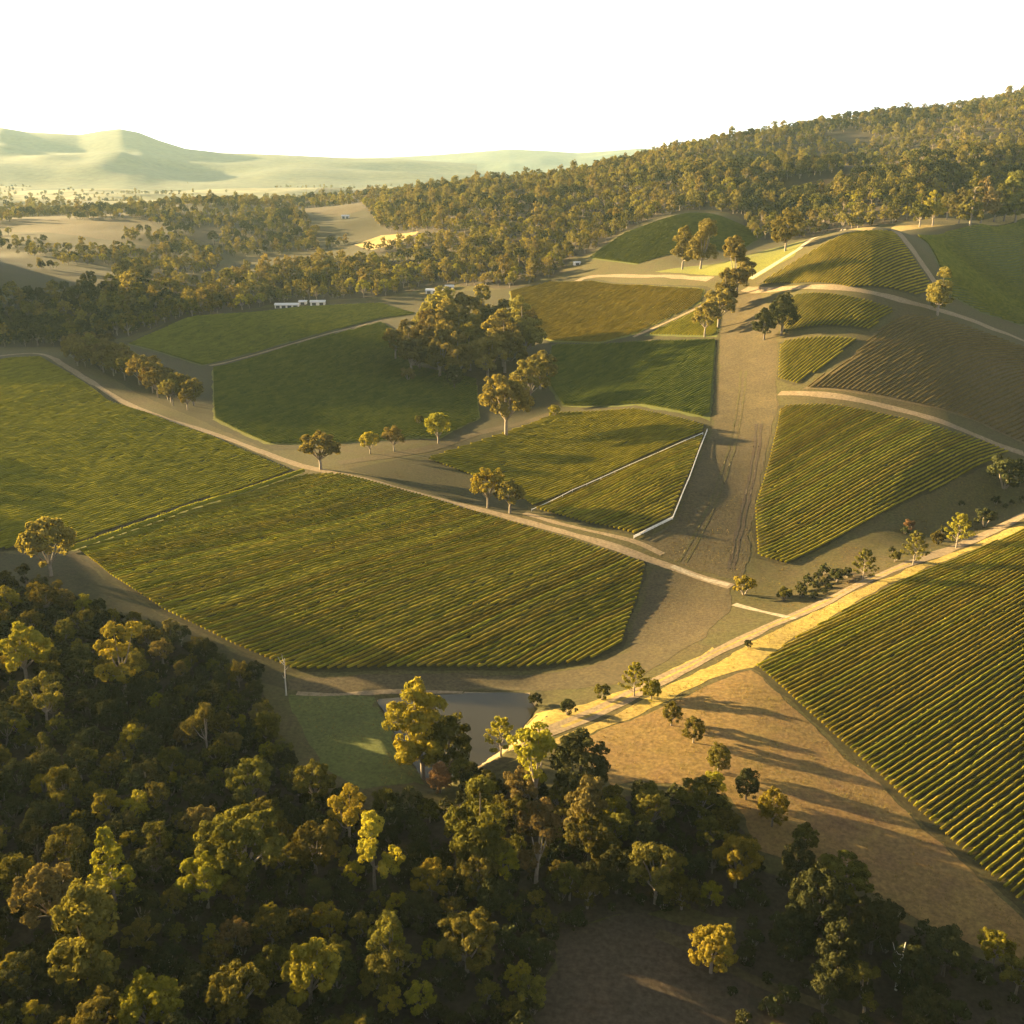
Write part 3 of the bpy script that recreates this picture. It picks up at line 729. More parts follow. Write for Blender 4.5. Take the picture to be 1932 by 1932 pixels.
def tree_data(kind, seed, q=1.0):
    """crown and trunk of one tree, 16 m tall unless the kind says otherwise"""
    r = np.random.default_rng(seed)
    V, F = [], []
    clumps = []
    lean = r.normal(0, 0.5, 2)
    if kind in ('gum', 'open'):
        Ht = 16; n_ = r.integers(9, 12) if kind == 'gum' else r.integers(5, 7)
        fork = np.array((lean[0] * .5, lean[1] * .5, Ht * (0.2 if kind == 'gum' else 0.32)))
        tube(V, F, [(0, 0, -0.6), (lean[0] * .1, lean[1] * .1, Ht * .15), fork], [0.42, 0.34, 0.27], 7)
        for k in range(n_):
            a_ = 2 * math.pi * (k + r.uniform(-.3, .3)) / n_
            rad = r.uniform(1.6, 3.6) if k else 0.4
            zz = Ht * (r.uniform(0.36, 0.80) if k else 0.84)
            if kind == 'gum' and k in (2, 4, 6, 8): zz = Ht * r.uniform(0.24, 0.42); rad = r.uniform(1.8, 3.2)
            c = np.array((math.cos(a_) * rad + lean[0], math.sin(a_) * rad + lean[1], zz))
            mid = fork * .5 + c * .5 + np.array((0, 0, -0.8))
            tube(V, F, [fork, mid, c], [0.2, 0.13, 0.05], 5)
            R = r.uniform(1.6, 2.5) if kind == 'gum' else r.uniform(1.5, 2.1)
            m_ = int((17 if kind == 'gum' else 12) * q ** 0.5)
            for _ in range(m_):
                d = r.normal(0, 1, 3); d[2] = d[2] * 0.8 + 0.35; d /= np.linalg.norm(d)
                clumps.append((c + d * R * np.array((1, 1, 0.85)) * r.uniform(0.65, 1.1), r.uniform(0.55, 1.15), d))
    elif kind == 'dome':
        Ht = 11
        tube(V, F, [(0, 0, -0.6), (0.05, 0, 1.6), (lean[0] * .2, lean[1] * .2, 3.2)], [0.36, 0.3, 0.24], 6)
        n_ = int(r.integers(11, 15))
        for k in range(n_):
            f = (k + .5) / n_
            el_ = math.asin(min(1, max(-.3, -0.25 + 1.25 * f))); a_ = k * 2.4 + r.uniform(-.4, .4)
            q_ = r.uniform(.75, 1.1)
            d = np.array((math.cos(a_) * math.cos(el_), math.sin(a_) * math.cos(el_), math.sin(el_)))
            c = np.array((lean[0] * .4, lean[1] * .4, 5.6)) + d * np.array((3.3, 3.3, 3.5)) * q_
            tube(V, F, [(lean[0] * .2, lean[1] * .2, 2.6), c * .55 + np.array((0, 0, 1.2)), c], [0.17, 0.1, 0.04], 4)
            R = r.uniform(1.0, 1.75)
            for _ in range(int(12 * q ** 0.5)):
                dd_ = r.normal(0, 1, 3) + d * 0.5; dd_[2] += .25; dd_ /= np.linalg.norm(dd_)
                clumps.append((c + dd_ * R * r.uniform(0.6, 1.05), r.uniform(0.4, 0.75), dd_))
    elif kind == 'round':
        Ht = 9
        tube(V, F, [(0, 0, -0.5), (0.1, 0, 1.6), (0.2, 0.1, 4)], [0.28, 0.22, 0.14], 6)
        for k in range(5):
            a_ = k * 1.256 + r.uniform(0, .5); tube(V, F, [(0.1, 0, 1.6), (math.cos(a_) * 2.2, math.sin(a_) * 2.2, 4.6)], [0.13, 0.05], 5)
        for _ in range(int(75 * q ** 0.5)):
            d = r.normal(0, 1, 3); d[2] = abs(d[2]) * 1.1 - 0.25; d /= np.linalg.norm(d)
            clumps.append((np.array((0, 0, 5.0)) + d * np.array((3.4, 3.4, 3.1)) * r.uniform(0.75, 1.05), r.uniform(0.5, 1.0), d))
    elif kind == 'cone':
        Ht = 15
        tube(V, F, [(0, 0, -0.5), (0, 0, 6), (0, 0, 13.5)], [0.32, 0.2, 0.05], 6)
        for k in range(14):
            z_ = 3 + k * 0.75; a_ = k * 2.4; R = 2.9 * (1 - (z_ - 2) / 14) ** .8
            tube(V, F, [(0, 0, z_ - 0.5), (math.cos(a_) * R, math.sin(a_) * R, z_)], [0.09, 0.03], 4)
        for _ in range(int(95 * q ** 0.5)):
            f = r.random() ** 1.25; z_ = 2.2 + 12.3 * f; R = 3.2 * (1 - f) ** 0.75 * r.uniform(.6, 1.08) + .15; a_ = r.uniform(0, 6.283)
            d = np.array((math.cos(a_), math.sin(a_), 0.35))
            clumps.append((np.array((math.cos(a_) * R, math.sin(a_) * R, z_)), r.uniform(0.45, 0.8) * (1.15 - f * .5), d))
    elif kind == 'dense':
        Ht = 12
        tube(V, F, [(0, 0, -0.5), (0.1, 0, 3), (0.2, 0.1, 7)], [0.38, 0.28, 0.12], 6)
        for k in range(6):
            a_ = k * 1.05 + r.uniform(0, .5); tube(V, F, [(0.1, 0, 2.6), (math.cos(a_) * 2.6, math.sin(a_) * 2.6, 6.0)], [0.16, 0.05], 5)
        for _ in range(int(120 * q ** 0.5)):
            d = r.normal(0, 1, 3); d[2] = abs(d[2]) * 1.2 - 0.5; d /= np.linalg.norm(d)
            bump_ = 1 + 0.18 * math.sin(d[0] * 5 + seed) * math.cos(d[1] * 6)
            clumps.append((np.array((0, 0, 6.2)) + d * np.array((3.9, 3.9, 5.2)) * bump_ * r.uniform(0.75, 1.02), r.uniform(0.55, 1.05), d))
    elif kind == 'spiky':
        Ht = 7
        tube(V, F, [(0, 0, -0.4), (0, 0, 3), (0, 0, 6.6)], [0.16, 0.1, 0.03], 5)
        for k in range(26):
            f = k / 26; z_ = 0.8 + 5.4 * f; a_ = k * 2.4; R = 2.3 * (1 - f) ** .8 + 0.35
            e = np.array((math.cos(a_) * R, math.sin(a_) * R, z_ + R * 0.55 + 0.2))
            tube(V, F, [(0, 0, z_), e], [0.05, 0.02], 4)
            for g_ in (0.55, 0.8, 1.0):
                clumps.append((np.array((0, 0, z_)) * (1 - g_) + e * g_, 0.34, np.array((math.cos(a_), math.sin(a_), .6))))
    else:                                          # shrub
        Ht = 3.2
        for k in range(5):
            a_ = k * 1.256 + r.uniform(0, .6); tube(V, F, [(0, 0, -0.3), (math.cos(a_) * .7, math.sin(a_) * .7, 1.2), (math.cos(a_) * 1.0, math.sin(a_) * 1.0, 2.1)], [0.09, 0.06, 0.03], 4)
        for _ in range(int(34 * q ** 0.5)):
            d = r.normal(0, 1, 3); d[2] = abs(d[2]) * 1.1 - 0.2; d /= np.linalg.norm(d)
            clumps.append((np.array((0, 0, 1.45)) + d * np.array((1.35, 1.35, 1.45)) * r.uniform(0.55, 1.1), r.uniform(0.28, 0.6), d))
    leaf = {'dome': .24, 'gum': .30, 'open': .30, 'round': .26, 'cone': .27, 'dense': .27, 'spiky': .2, 'shrub': .17}[kind]
    per = {'dome': 52, 'gum': 64, 'open': 60, 'round': 60, 'cone': 44, 'dense': 60, 'spiky': 22, 'shrub': 50}[kind]
    if q < 1: per = int(per * q ** 0.5 * 0.8); leaf = leaf / q ** 0.42
    Q, QF, var = leaves_of(clumps, per, leaf, r)
    return (np.array(V), np.array(F)), (Q, QF, var)

PROTO = {}
def proto(kind, leafm, barkm, seed):
    key = (kind, leafm, seed)
    if key not in PROTO:
        (V, F), (Q, QF, var) = tree_data(kind, seed)
        tm = mesh_from('trunk', V, F, [M[barkm]], None, True)
        cm = mesh_from('crown', Q, QF, [M[leafm]]); set_var(cm, var)
        PROTO[key] = (tm, cm)
    return PROTO[key]
SEEDS = {'dome': [71, 72, 73, 74, 75, 76], 'gum': [1, 2, 3, 4, 5, 6], 'open': [11, 12, 13, 14], 'round': [21, 22], 'cone': [31, 32], 'dense': [41, 42, 43], 'spiky': [51, 52], 'shrub': [61, 62, 63]}
KH = {'dome': 11, 'gum': 16, 'open': 16, 'round': 9, 'cone': 15, 'dense': 12, 'spiky': 7, 'shrub': 3.2}
KW = {'dome': 9.6, 'gum': 10, 'open': 8.8, 'round': 8, 'cone': 6.6, 'dense': 8.8, 'spiky': 5, 'shrub': 3.6}
KC = {'dome': .58, 'gum': .6, 'open': .64, 'round': .55, 'cone': .5, 'dense': .55, 'spiky': .55, 'shrub': .5}
NAMES = {'dome': 'gum_tree', 'gum': 'gum_tree', 'open': 'gum_tree', 'round': 'round_tree', 'cone': 'conifer', 'dense': 'evergreen_tree', 'spiky': 'young_pine', 'shrub': 'shrub'}
ntree = 0
placed = []
LAND, RELS = [], {}
def relate(o, what, region):
    RELS.setdefault(region, []).append((o, what))
ORD = ['nearest', 'second nearest', 'third nearest', 'fourth nearest', 'fifth nearest', 'sixth nearest', 'seventh nearest', 'eighth nearest', 'ninth nearest', 'tenth nearest', 'eleventh nearest', 'twelfth nearest', 'thirteenth nearest', 'fourteenth nearest', 'fifteenth nearest'] + [ordinal(i_) + ' nearest' for i_ in range(16, 40)]
def write_relations():
    """name each unnamed tree by the landmark tree it stands next to"""
    for region, items in RELS.items():
        marks = [m_ for m_ in LAND if m_[3] == region]
        got = {}
        for o, what in items:
            x, y = o.location.x, o.location.y
            best = min(marks, key=lambda m_: (m_[0] - x) ** 2 + (m_[1] - y) ** 2)
            dx, dy = x - best[0], y - best[1]
            rel = ('right of' if dx > 0 else 'left of') if abs(dx) > abs(dy) else ('behind' if dy > 0 else 'in front of')
            got.setdefault((best[2], rel, what), []).append((math.hypot(dx, dy), o))
        for (nm, rel, what), l_ in got.items():
            l_.sort(key=lambda t_: t_[0])
            for k, (_, o) in enumerate(l_):
                pre = '' if len(l_) == 1 else ORD[min(k, 38)] + ' '
                o['label'] = f'{pre}{what} {rel} the {nm}'
def put_tree(x, y, kind, s, label, group, leafm='gum', barkm='bark', seed=None, cat=None, sz=1.0, nm_=None):
    global ntree
    sd = seed if seed is not None else random.choice(SEEDS[kind])
    tm, cm = proto(kind, leafm, barkm, sd)
    root = empty(nm_ or NAMES[kind], (x, y, float(H(x, y))), random.uniform(0, 6.28), s)
    root.scale = (s, s, s * sz)
    for nm, me in (('trunk', tm), ('crown', cm)):
        o = link(nm, me, root)
    tag(root, label, cat or ('shrub' if kind == 'shrub' else 'tree'), group)
    placed.append((x, y, s * KW[kind] / 2))
    ntree += 1
    return root
def tree_at(px, py, wpx, kind, label, group=None, leafm='gum', barkm='bark', seed=None, sz=1.0):
    """tree whose crown centre is seen at px,py and whose crown is wpx wide there"""
    s = 1.0
    for _ in range(4):
        g_ = P(px, py, KH[kind] * KC[kind] * s * sz)
        dist = math.sqrt(g_[0] ** 2 + g_[1] ** 2 + 110 ** 2)
        s = wpx * dist / FPX / KW[kind]
    return put_tree(g_[0], g_[1], kind, s, label, group, leafm, barkm, seed, sz=sz)

# --- trees one can point at
FG = 'sunlit trees of the foreground forest'
T = [
 (40, 1225, 95, 'gum', 'yellow_leaf', 'bright yellow green tree at the left edge above the dark forest'),
 (85, 1128, 48, 'gum', 'gum', 'rounded tree catching light at the top corner of the foreground forest'),
 (10, 1132, 50, 'gum', 'yellow_leaf', 'sunlit tree at the forest top edge cut off by the left side of the photo'),
 (225, 1220, 75, 'open', 'yellow_leaf', 'lone bright tree glowing in the darkest part of the forest below the field corner'),
 (78, 1308, 60, 'open', 'gum', 'small pale topped tree deep in the shaded left forest'),
 (385, 1365, 56, 'open', 'gum', 'flat topped tree with faintly lit crown in the shaded forest middle'),
 (470, 1470, 90, 'gum', 'gum', 'arched sunlit crown left of two others below the dam wall'),
 (592, 1472, 85, 'gum', 'gum', 'rounded sunlit crown right below the grassy dam wall'),
 (497, 1535, 72, 'gum', 'gum', 'smaller sunlit crown directly below the arched crown'),
 (655, 1525, 72, 'open', 'yellow_leaf', 'slim bright tree with a visible pale trunk under the dam wall'),
 (592, 1592, 96, 'gum', 'gum', 'dome shaped sunlit tree right of the biggest golden crown'),
 (702, 1590, 80, 'open', 'yellow_leaf', 'flat bright green crown standing alone in shade below the dam'),
 (455, 1590, 150, 'gum', 'gum', 'biggest golden crown in the middle of the foreground forest'),
 (385, 1655, 96, 'gum', 'yellow_leaf', 'bright low crown touching the biggest golden crown on its left'),
 (122, 1592, 76, 'dense', 'gum', 'rounded green tree in the left forest above the conical tree'),
 (207, 1640, 76, 'cone', 'yellow_leaf', 'conical bright tree standing in the left part of the forest'),
 (90, 1685, 110, 'gum', 'gum_grey', 'brownish grey crown left of the conical bright tree'),
 (165, 1765, 115, 'gum', 'gum', 'broad open crown with pale limbs in the lower left forest'),
 (512, 1745, 76, 'gum', 'gum', 'small bright crown alone in shade under the biggest golden crown'),
 (582, 1830, 115, 'gum', 'yellow_leaf', 'bright leaning crown near the bottom middle of the forest'),
 (445, 1865, 105, 'gum', 'gum', 'clumped crown left of the bright leaning crown at the bottom'),
 (278, 1895, 105, 'gum', 'yellow_leaf', 'bright crown cut by the bottom edge in the left forest'),
 (20, 1835, 62, 'gum', 'yellow_leaf', 'bright crown cut by the left edge near the bottom corner'),
 (530, 1925, 70, 'gum', 'gum', 'crown half cut by the bottom edge below the leaning crown'),
 (812, 1655, 80, 'gum', 'yellow_leaf', 'left bright crown of the pair in the forest middle right'),
 (900, 1648, 85, 'gum', 'gum', 'right sunlit crown of the pair in the forest middle right'),
 (955, 1625, 66, 'dense', 'yellow_leaf', 'pointed yellow crown at the clearing edge right of the pair'),
 (735, 1765, 64, 'open', 'gum', 'thin sunlit crown with bare twigs left of the pyramid crown'),
 (680, 1745, 54, 'gum', 'gum', 'small dim crown left of the thin sunlit crown'),
 (880, 1775, 120, 'gum', 'gum', 'pyramid shaped olive crown beside the dark clearing at the bottom'),
 (792, 1882, 64, 'gum', 'yellow_leaf', 'small bright crown at the bottom edge below the pyramid crown'),
 (905, 1545, 120, 'gum', 'gum', 'wide sunlit gum below the pond tree with shadowed right half'),
 (1012, 1572, 96, 'open', 'gum_grey', 'grey green gum with drooping sprays right of the wide sunlit gum'),
 (1098, 1515, 92, 'gum', 'gum_grey', 'tall pale gum standing below the dark dense evergreen'),
 (1112, 1572, 90, 'dome', 'gum', 'olive gum in front of the tall pale gum'),
 (1240, 1640, 112, 'gum', 'gum', 'large golden gum with pale limbs at the right end of the forest'),
 (1232, 1522, 80, 'gum', 'gum', 'bushy gum at the forest edge beside the dry slope'),
 (1322, 1502, 90, 'gum', 'gum', 'rounded gum at the forest tip nearest the dry slope bushes'),
 (1392, 1618, 96, 'dome', 'yellow_leaf', 'yellow rounded gum at the far right end of the forest'),
 (1345, 1785, 88, 'dense', 'yellow_leaf', 'bright bush like tree beside the lower dirt track'),
 (1165, 1640, 70, 'dense', 'dark_leaf', 'dark tree left of the large golden gum'),
 (795, 1362, 118, 'gum', 'yellow_leaf', 'tall leafy tree standing in front of the pond'),
 (845, 1405, 96, 'dense', 'gum', 'bushy shaded tree right of the tall pond tree'),
 (830, 1466, 46, 'dense', 'red_leaf', 'rust coloured small tree below the pond'),
 (872, 1455, 60, 'gum', 'gum', 'olive tree right of the rust coloured tree'),
 (945, 1385, 64, 'spiky', 'yellow_leaf', 'spiky yellow young pine at the pond corner by the road'),
 (1012, 1425, 100, 'open', 'yellow_leaf', 'feathery yellow tree hiding the end of the gravel road'),
 (1095, 1440, 105, 'dense', 'dark_leaf', 'large dark dense evergreen beside the dry slope'),
 (985, 1480, 80, 'gum', 'gum_grey', 'shadowed grey gum under the feathery yellow tree'),
 (1198, 1278, 52, 'spiky', 'yellow_leaf', 'spiky yellow young pine alone on the road verge'),
 (1600, 1655, 110, 'dense', 'gum', 'flat topped tree with lit rim above the dark hollow on the right'),
 (1545, 1700, 100, 'dense', 'dark_leaf', 'dark tree in the hollow left of the flat topped tree'),
 (1650, 1745, 80, 'dense', 'dark_leaf', 'dark tree in the hollow below the flat topped tree'),
 (1500, 1760, 80, 'dense', 'dark_leaf', 'dark tree low in the hollow by the dirt track'),
 (1580, 1800, 90, 'gum', 'dark_leaf', 'tall dark tree with a pale trunk low in the hollow'),
 (1720, 1830, 70, 'dense', 'dark_leaf', 'dark rounded tree near the lower right corner'),
 (1880, 1785, 60, 'dense', 'yellow_leaf', 'small yellow tree near the lower right corner'),
 (1925, 1835, 66, 'gum', 'gum', 'low spreading tree at the right edge bottom corner'),
 (1640, 1852, 60, 'open', 'gum', 'pale thin tree at the bottom right below the hollow'),
 # middle distance
 (86, 1026, 96, 'round', 'gum_lit', 'broad rounded tree at the lower left corner of the left field'),
 (602, 842, 84, 'dome', 'gum_lit', 'largest rounded tree of the line beside the track bend'),
 (697, 832, 40, 'round', 'yellow_leaf', 'small globe shaped tree in the middle of the line beside the track'),
 (742, 822, 46, 'gum', 'gum_lit', 'wispy tree between the globe tree and the umbrella tree'),
 (826, 803, 56, 'round', 'yellow_leaf', 'umbrella shaped bright tree on a thin stem in the pasture'),
 (920, 912, 74, 'gum', 'yellow_leaf', 'yellow gum in front of the white edged vineyard block'),
 (962, 930, 62, 'dense', 'gum_lit', 'brownish shaded tree right behind the yellow gum'),
 (955, 750, 112, 'gum', 'gum_lit', 'round olive gum with white trunks at the lower end of the central clump'),
 (1000, 712, 80, 'gum', 'gum_lit', 'tall gum behind the round olive gum'),
 (1020, 690, 66, 'gum', 'gum_lit', 'gum at the upper end of the slanting group beside the clump'),
 (745, 640, 56, 'gum', 'gum_lit', 'small grey gum at the left end of the central clump'),
 (857, 708, 34, 'dense', 'dark_leaf', 'black green shrub like tree at the foot of the central clump'),
 (1325, 450, 54, 'gum', 'gum_lit', 'right gum of the pair on the knoll meadow'),
 (1290, 458, 48, 'gum', 'gum_lit', 'left gum of the pair on the knoll meadow'),
 (1486, 424, 46, 'gum', 'gum_lit', 'single gum standing on the skyline of the green crest'),
 (1395, 490, 64, 'gum', 'gum_lit', 'gum at the top end of the wide dirt strip'),
 (1358, 572, 66, 'gum', 'gum_lit', 'brown gum left of the top of the dirt strip'),
 (1332, 596, 56, 'gum', 'gum_lit', 'thin gum left of the brown gum by the dirt strip'),
 (1372, 538, 48, 'gum', 'gum_lit', 'small gum between the crest gum and the brown gum'),
 (1444, 608, 42, 'dense', 'dark_leaf', 'lower dark green tree on the dirt strip'),
 (1478, 590, 54, 'dense', 'dark_leaf', 'upper dark green tree on the dirt strip'),
 (1776, 540, 50, 'gum', 'gum_lit', 'lone gum where the two hill tracks meet'),
 (1405, 1103, 46, 'shrub', 'yellow_leaf', 'yellow bush at the lower end of the dirt strip'),
]
SHORT = {'forest': {'bright yellow green tree at the left': 'yellow green tree at the left edge', 'rounded tree catching light': 'rounded forest top corner tree', 'lone bright tree glowing': 'lone glowing tree', 'small pale topped': 'small pale topped tree', 'flat topped tree with faintly': 'faintly lit flat topped tree', 'arched sunlit': 'arched sunlit crown', 'rounded sunlit crown right': 'crown below the dam wall', 'slim bright': 'slim pale trunked tree', 'dome shaped': 'dome shaped tree', 'flat bright green': 'flat bright green crown', 'biggest golden': 'biggest golden crown', 'rounded green tree in': 'rounded green tree', 'conical bright': 'conical bright tree', 'brownish grey crown': 'brownish grey crown', 'broad open crown': 'broad open pale limbed crown', 'small bright crown alone': 'small lone bright crown', 'bright leaning': 'bright leaning crown', 'clumped crown': 'clumped bottom crown', 'bright crown cut by the bottom': 'bright bottom edge crown', 'left bright crown': 'left crown of the pair', 'right sunlit crown': 'right crown of the pair', 'pointed yellow': 'pointed yellow crown', 'thin sunlit': 'thin twiggy crown', 'pyramid': 'pyramid shaped crown', 'wide sunlit gum': 'wide sunlit gum', 'grey green gum': 'drooping grey green gum', 'tall pale gum': 'tall pale gum', 'large golden': 'large golden gum', 'bushy gum': 'bushy forest edge gum', 'rounded gum at the forest tip': 'rounded forest tip gum', 'yellow rounded gum': 'yellow rounded gum', 'bright bush like': 'bright tree beside the lower track', 'tall leafy tree': 'tall pond tree', 'shadowed grey gum': 'shadowed grey gum'},
 'hollow': {'flat topped tree with lit rim': 'flat topped rim lit tree', 'dark tree in the hollow below': 'dark tree below the flat topped one', 'tall dark tree': 'tall dark pale trunked tree', 'dark rounded tree': 'dark rounded corner tree', 'small yellow tree': 'small yellow corner tree', 'pale thin tree': 'pale thin tree'},
 'clump': {'small grey gum': 'left end grey gum', 'black green': 'black green shrub', 'round olive': 'round olive gum', 'tall gum behind': 'tall slanting group gum', 'gum at the upper': 'upper slanting group gum'}}
for px, py, w_, kind, lm, lab in T:
    if kind in ('gum', 'dense') and 'dark' not in lm and py > 560 and 'open' not in lab and 'tall pale' not in lab and 'pond' not in lab: kind = 'dome'
    o_ = tree_at(px, py, w_, kind, lab, None, lm, 'dark_bark' if lm in ('dark_leaf', 'red_leaf') else 'bark', sz=0.72 if lab.startswith('flat topped tree with lit rim') else 0.8 if 'line beside the track bend' in lab else 1.08 if py > 1100 and kind in ('gum', 'open') else 1.0)
    for reg, dct in SHORT.items():
        for k_, v_ in dct.items():
            if lab.startswith(k_): LAND.append((o_.location.x, o_.location.y, v_, reg))

for k_, (px, py, w_, kind, lm) in enumerate([(1740, 390, 34, 'gum', 'gum'), (1765, 385, 36, 'gum', 'yellow_leaf'), (1790, 386, 32, 'dense', 'gum'), (1815, 380, 36, 'gum', 'gum_grey'), (1838, 373, 40, 'cone', 'gum'), (1858, 366, 46, 'gum', 'gum_grey'), (1882, 372, 40, 'gum', 'gum'), (1902, 366, 44, 'gum', 'yellow_leaf'), (1925, 362, 50, 'gum', 'gum'), (1952, 360, 50, 'gum', 'gum')]):
    tree_at(px, py, w_, kind, f'tree on the pale crest of the right hill, {ordinal(k_ + 1)} from the left of its row', 'row of trees on the right crest', lm)
# bushes
for px, py, w_, kind, lm, lab in [
 (1310, 1375, 40, 'dense', 'gum', 'topmost bush of the slanting line on the dry slope'),
 (1357, 1430, 44, 'dense', 'gum', 'second bush from the top of the line on the dry slope'),
 (1410, 1478, 46, 'dense', 'dark_leaf', 'dark green bush in the middle of the line on the dry slope'),
 (1460, 1522, 56, 'dense', 'yellow_leaf', 'brightest bush of the line on the dry slope'),
 (1520, 1580, 44, 'dense', 'gum', 'low bush at the bottom end of the line on the dry slope'),
 (1268, 1345, 36, 'dense', 'gum', 'low bush just below the road on the dry slope'),
 (1230, 1300, 34, 'dense', 'yellow_leaf', 'yellow bush touching the gravel road'),
 (1136, 1306, 36, 'shrub', 'gum', 'bush on the far side of the road left of the young pine'),
 (1072, 1335, 36, 'shrub', 'dark_leaf', 'dark bush on the verge between pond and road'),
 (1010, 1320, 30, 'shrub', 'dark_leaf', 'dark bush on the far right corner of the pond'),
 (1412, 1215, 18, 'shrub', 'dark_leaf', 'tiny dark bush beside the road below the junction'),
 (1632, 1062, 46, 'spiky', 'gum', 'spiky green bush lowest along the creek'),
 (1728, 1030, 46, 'spiky', 'gum', 'second spiky green bush up the creek'),
 (1810, 996, 48, 'spiky', 'yellow_leaf', 'third spiky green bush up the creek'),
 (1770, 1015, 28, 'shrub', 'gum', 'round bush between the second and third spiky bushes'),
 (1690, 1050, 22, 'shrub', 'gum', 'small bush on the creek bank between spiky bushes'),
 (1900, 890, 66, 'shrub', 'dark_leaf', 'dark bush mass at the right edge above the creek'),
 (1580, 1085, 30, 'shrub', 'dark_leaf', 'dark low bush in the creek bed near the junction'),
 (1716, 990, 22, 'shrub', 'red_leaf', 'rust red bush on the creek slope'),
 (1860, 975, 40, 'shrub', 'dark_leaf', 'dark bush in the creek above the third spiky bush'),
 (1480, 1120, 30, 'shrub', 'gum', 'faint bush on the bank above the road junction'),
 (1045, 775, 26, 'shrub', 'yellow_leaf', 'bright bush at the top corner of the vineyard above the white fence'),
 (790, 792, 20, 'shrub', 'gum', 'small bush left of the umbrella tree'),
 (770, 705, 30, 'shrub', 'gum_grey', 'brown bush at the left foot of the central clump')]:
    tree_at(px, py, w_, kind, lab, None, lm)

def scatter(poly, spacing, tries, seed, minv=None):
    r = np.random.default_rng(seed)
    lo = poly.min(0); hi = poly.max(0)
    cell = {}
    pts = []
    P_ = r.uniform(lo, hi, (tries, 2))
    ok = in_poly(P_[:, 0], P_[:, 1], poly)
    for x, y in P_[ok]:
        k = (int(x // spacing), int(y // spacing))
        if any((x - a_) ** 2 + (y - b_) ** 2 < spacing ** 2 for i in (-1, 0, 1) for j in (-1, 0, 1) for a_, b_ in cell.get((k[0] + i, k[1] + j), ())): continue
        cell.setdefault(k, []).append((x, y)); pts.append((x, y))
    return pts
def clear(x, y, f=0.8):
    return all((x - a_) ** 2 + (y - b_) ** 2 > (f * r_ + 1.5) ** 2 for a_, b_, r_ in placed)

# the rest of the dark forest
FGRP = 'shaded trees filling the foreground forest'
named = list(placed)
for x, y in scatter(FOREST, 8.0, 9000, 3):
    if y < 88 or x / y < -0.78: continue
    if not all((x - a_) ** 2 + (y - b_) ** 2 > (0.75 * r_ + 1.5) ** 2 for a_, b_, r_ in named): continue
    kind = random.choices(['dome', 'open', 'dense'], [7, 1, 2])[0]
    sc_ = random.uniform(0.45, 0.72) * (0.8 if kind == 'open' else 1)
    relate(put_tree(x, y, kind, sc_, 'shaded gum', FGRP, random.choices(['gum', 'gum_grey', 'dark_leaf'], [3, 1, 7])[0], 'dark_bark'), 'shaded tree', 'forest')  # mostly dark leaves; the forest's shade is partly in the leaf colour
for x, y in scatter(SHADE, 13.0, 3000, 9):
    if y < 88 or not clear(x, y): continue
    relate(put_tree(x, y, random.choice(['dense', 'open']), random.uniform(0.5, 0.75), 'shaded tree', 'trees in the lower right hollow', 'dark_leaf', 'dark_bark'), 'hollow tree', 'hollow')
# tree line left, central clump
LINE = W2([(120, 668), (190, 668), (260, 700), (330, 740), (390, 772), (340, 775), (280, 738), (200, 705), (140, 690)])
pts_ = scatter(LINE, 7.0, 4000, 4); pts_.sort(key=lambda p: -p[1])
for k_, (x, y) in enumerate(pts_):
    put_tree(x, y, 'dome', random.uniform(1.1, 1.55), f'gum in the tree line left of the pasture, {ordinal(k_ + 1)} from its far end', 'tree line left of the pasture', random.choice(['gum_lit', 'gum_grey']))
CL = W2([(775, 712), (840, 722), (930, 718), (990, 690), (985, 660), (900, 650), (800, 665)])
for x, y in scatter(CL, 12.5, 3000, 5):
    if not clear(x, y, 0.4): continue
    relate(put_tree(x, y, 'gum', random.uniform(1.8, 2.6), 'tall gum', 'central tree clump', random.choice(['gum_lit', 'gum_lit', 'gum_grey'])), 'tall gum in the clump', 'clump')
write_relations()
CR = W2([(1725, 418), (1800, 410), (1932, 397), (2040, 392), (2040, 384), (1932, 388), (1800, 402)])
print('TREES', ntree)

# --- forests beyond: one mass, each tree placed on the ground
def lod_tree(kind, leafm, seed, q):
    (V, F), (Q, QF, var) = tree_data(kind, seed, q)
    me = mesh_from('tree', np.concatenate([V, Q]), np.concatenate([F, QF + len(V)]), [M['bark'], M[leafm]], np.concatenate([np.zeros(len(F)), np.ones(len(QF))]))
    set_var(me, np.concatenate([np.zeros(len(F)), var]))
    return bpy.data.objects.new('tree', me)
LOD = [lod_tree('dome', 'gum', 101, .3), lod_tree('gum', 'gum_lit', 102, .3), lod_tree('dome', 'gum_lit', 103, .3), lod_tree('dense', 'dark_leaf', 104, .25), lod_tree('dense', 'gum', 105, .25), lod_tree('shrub', 'dark_leaf', 106, .4), lod_tree('dome', 'yellow_leaf', 107, .3)]

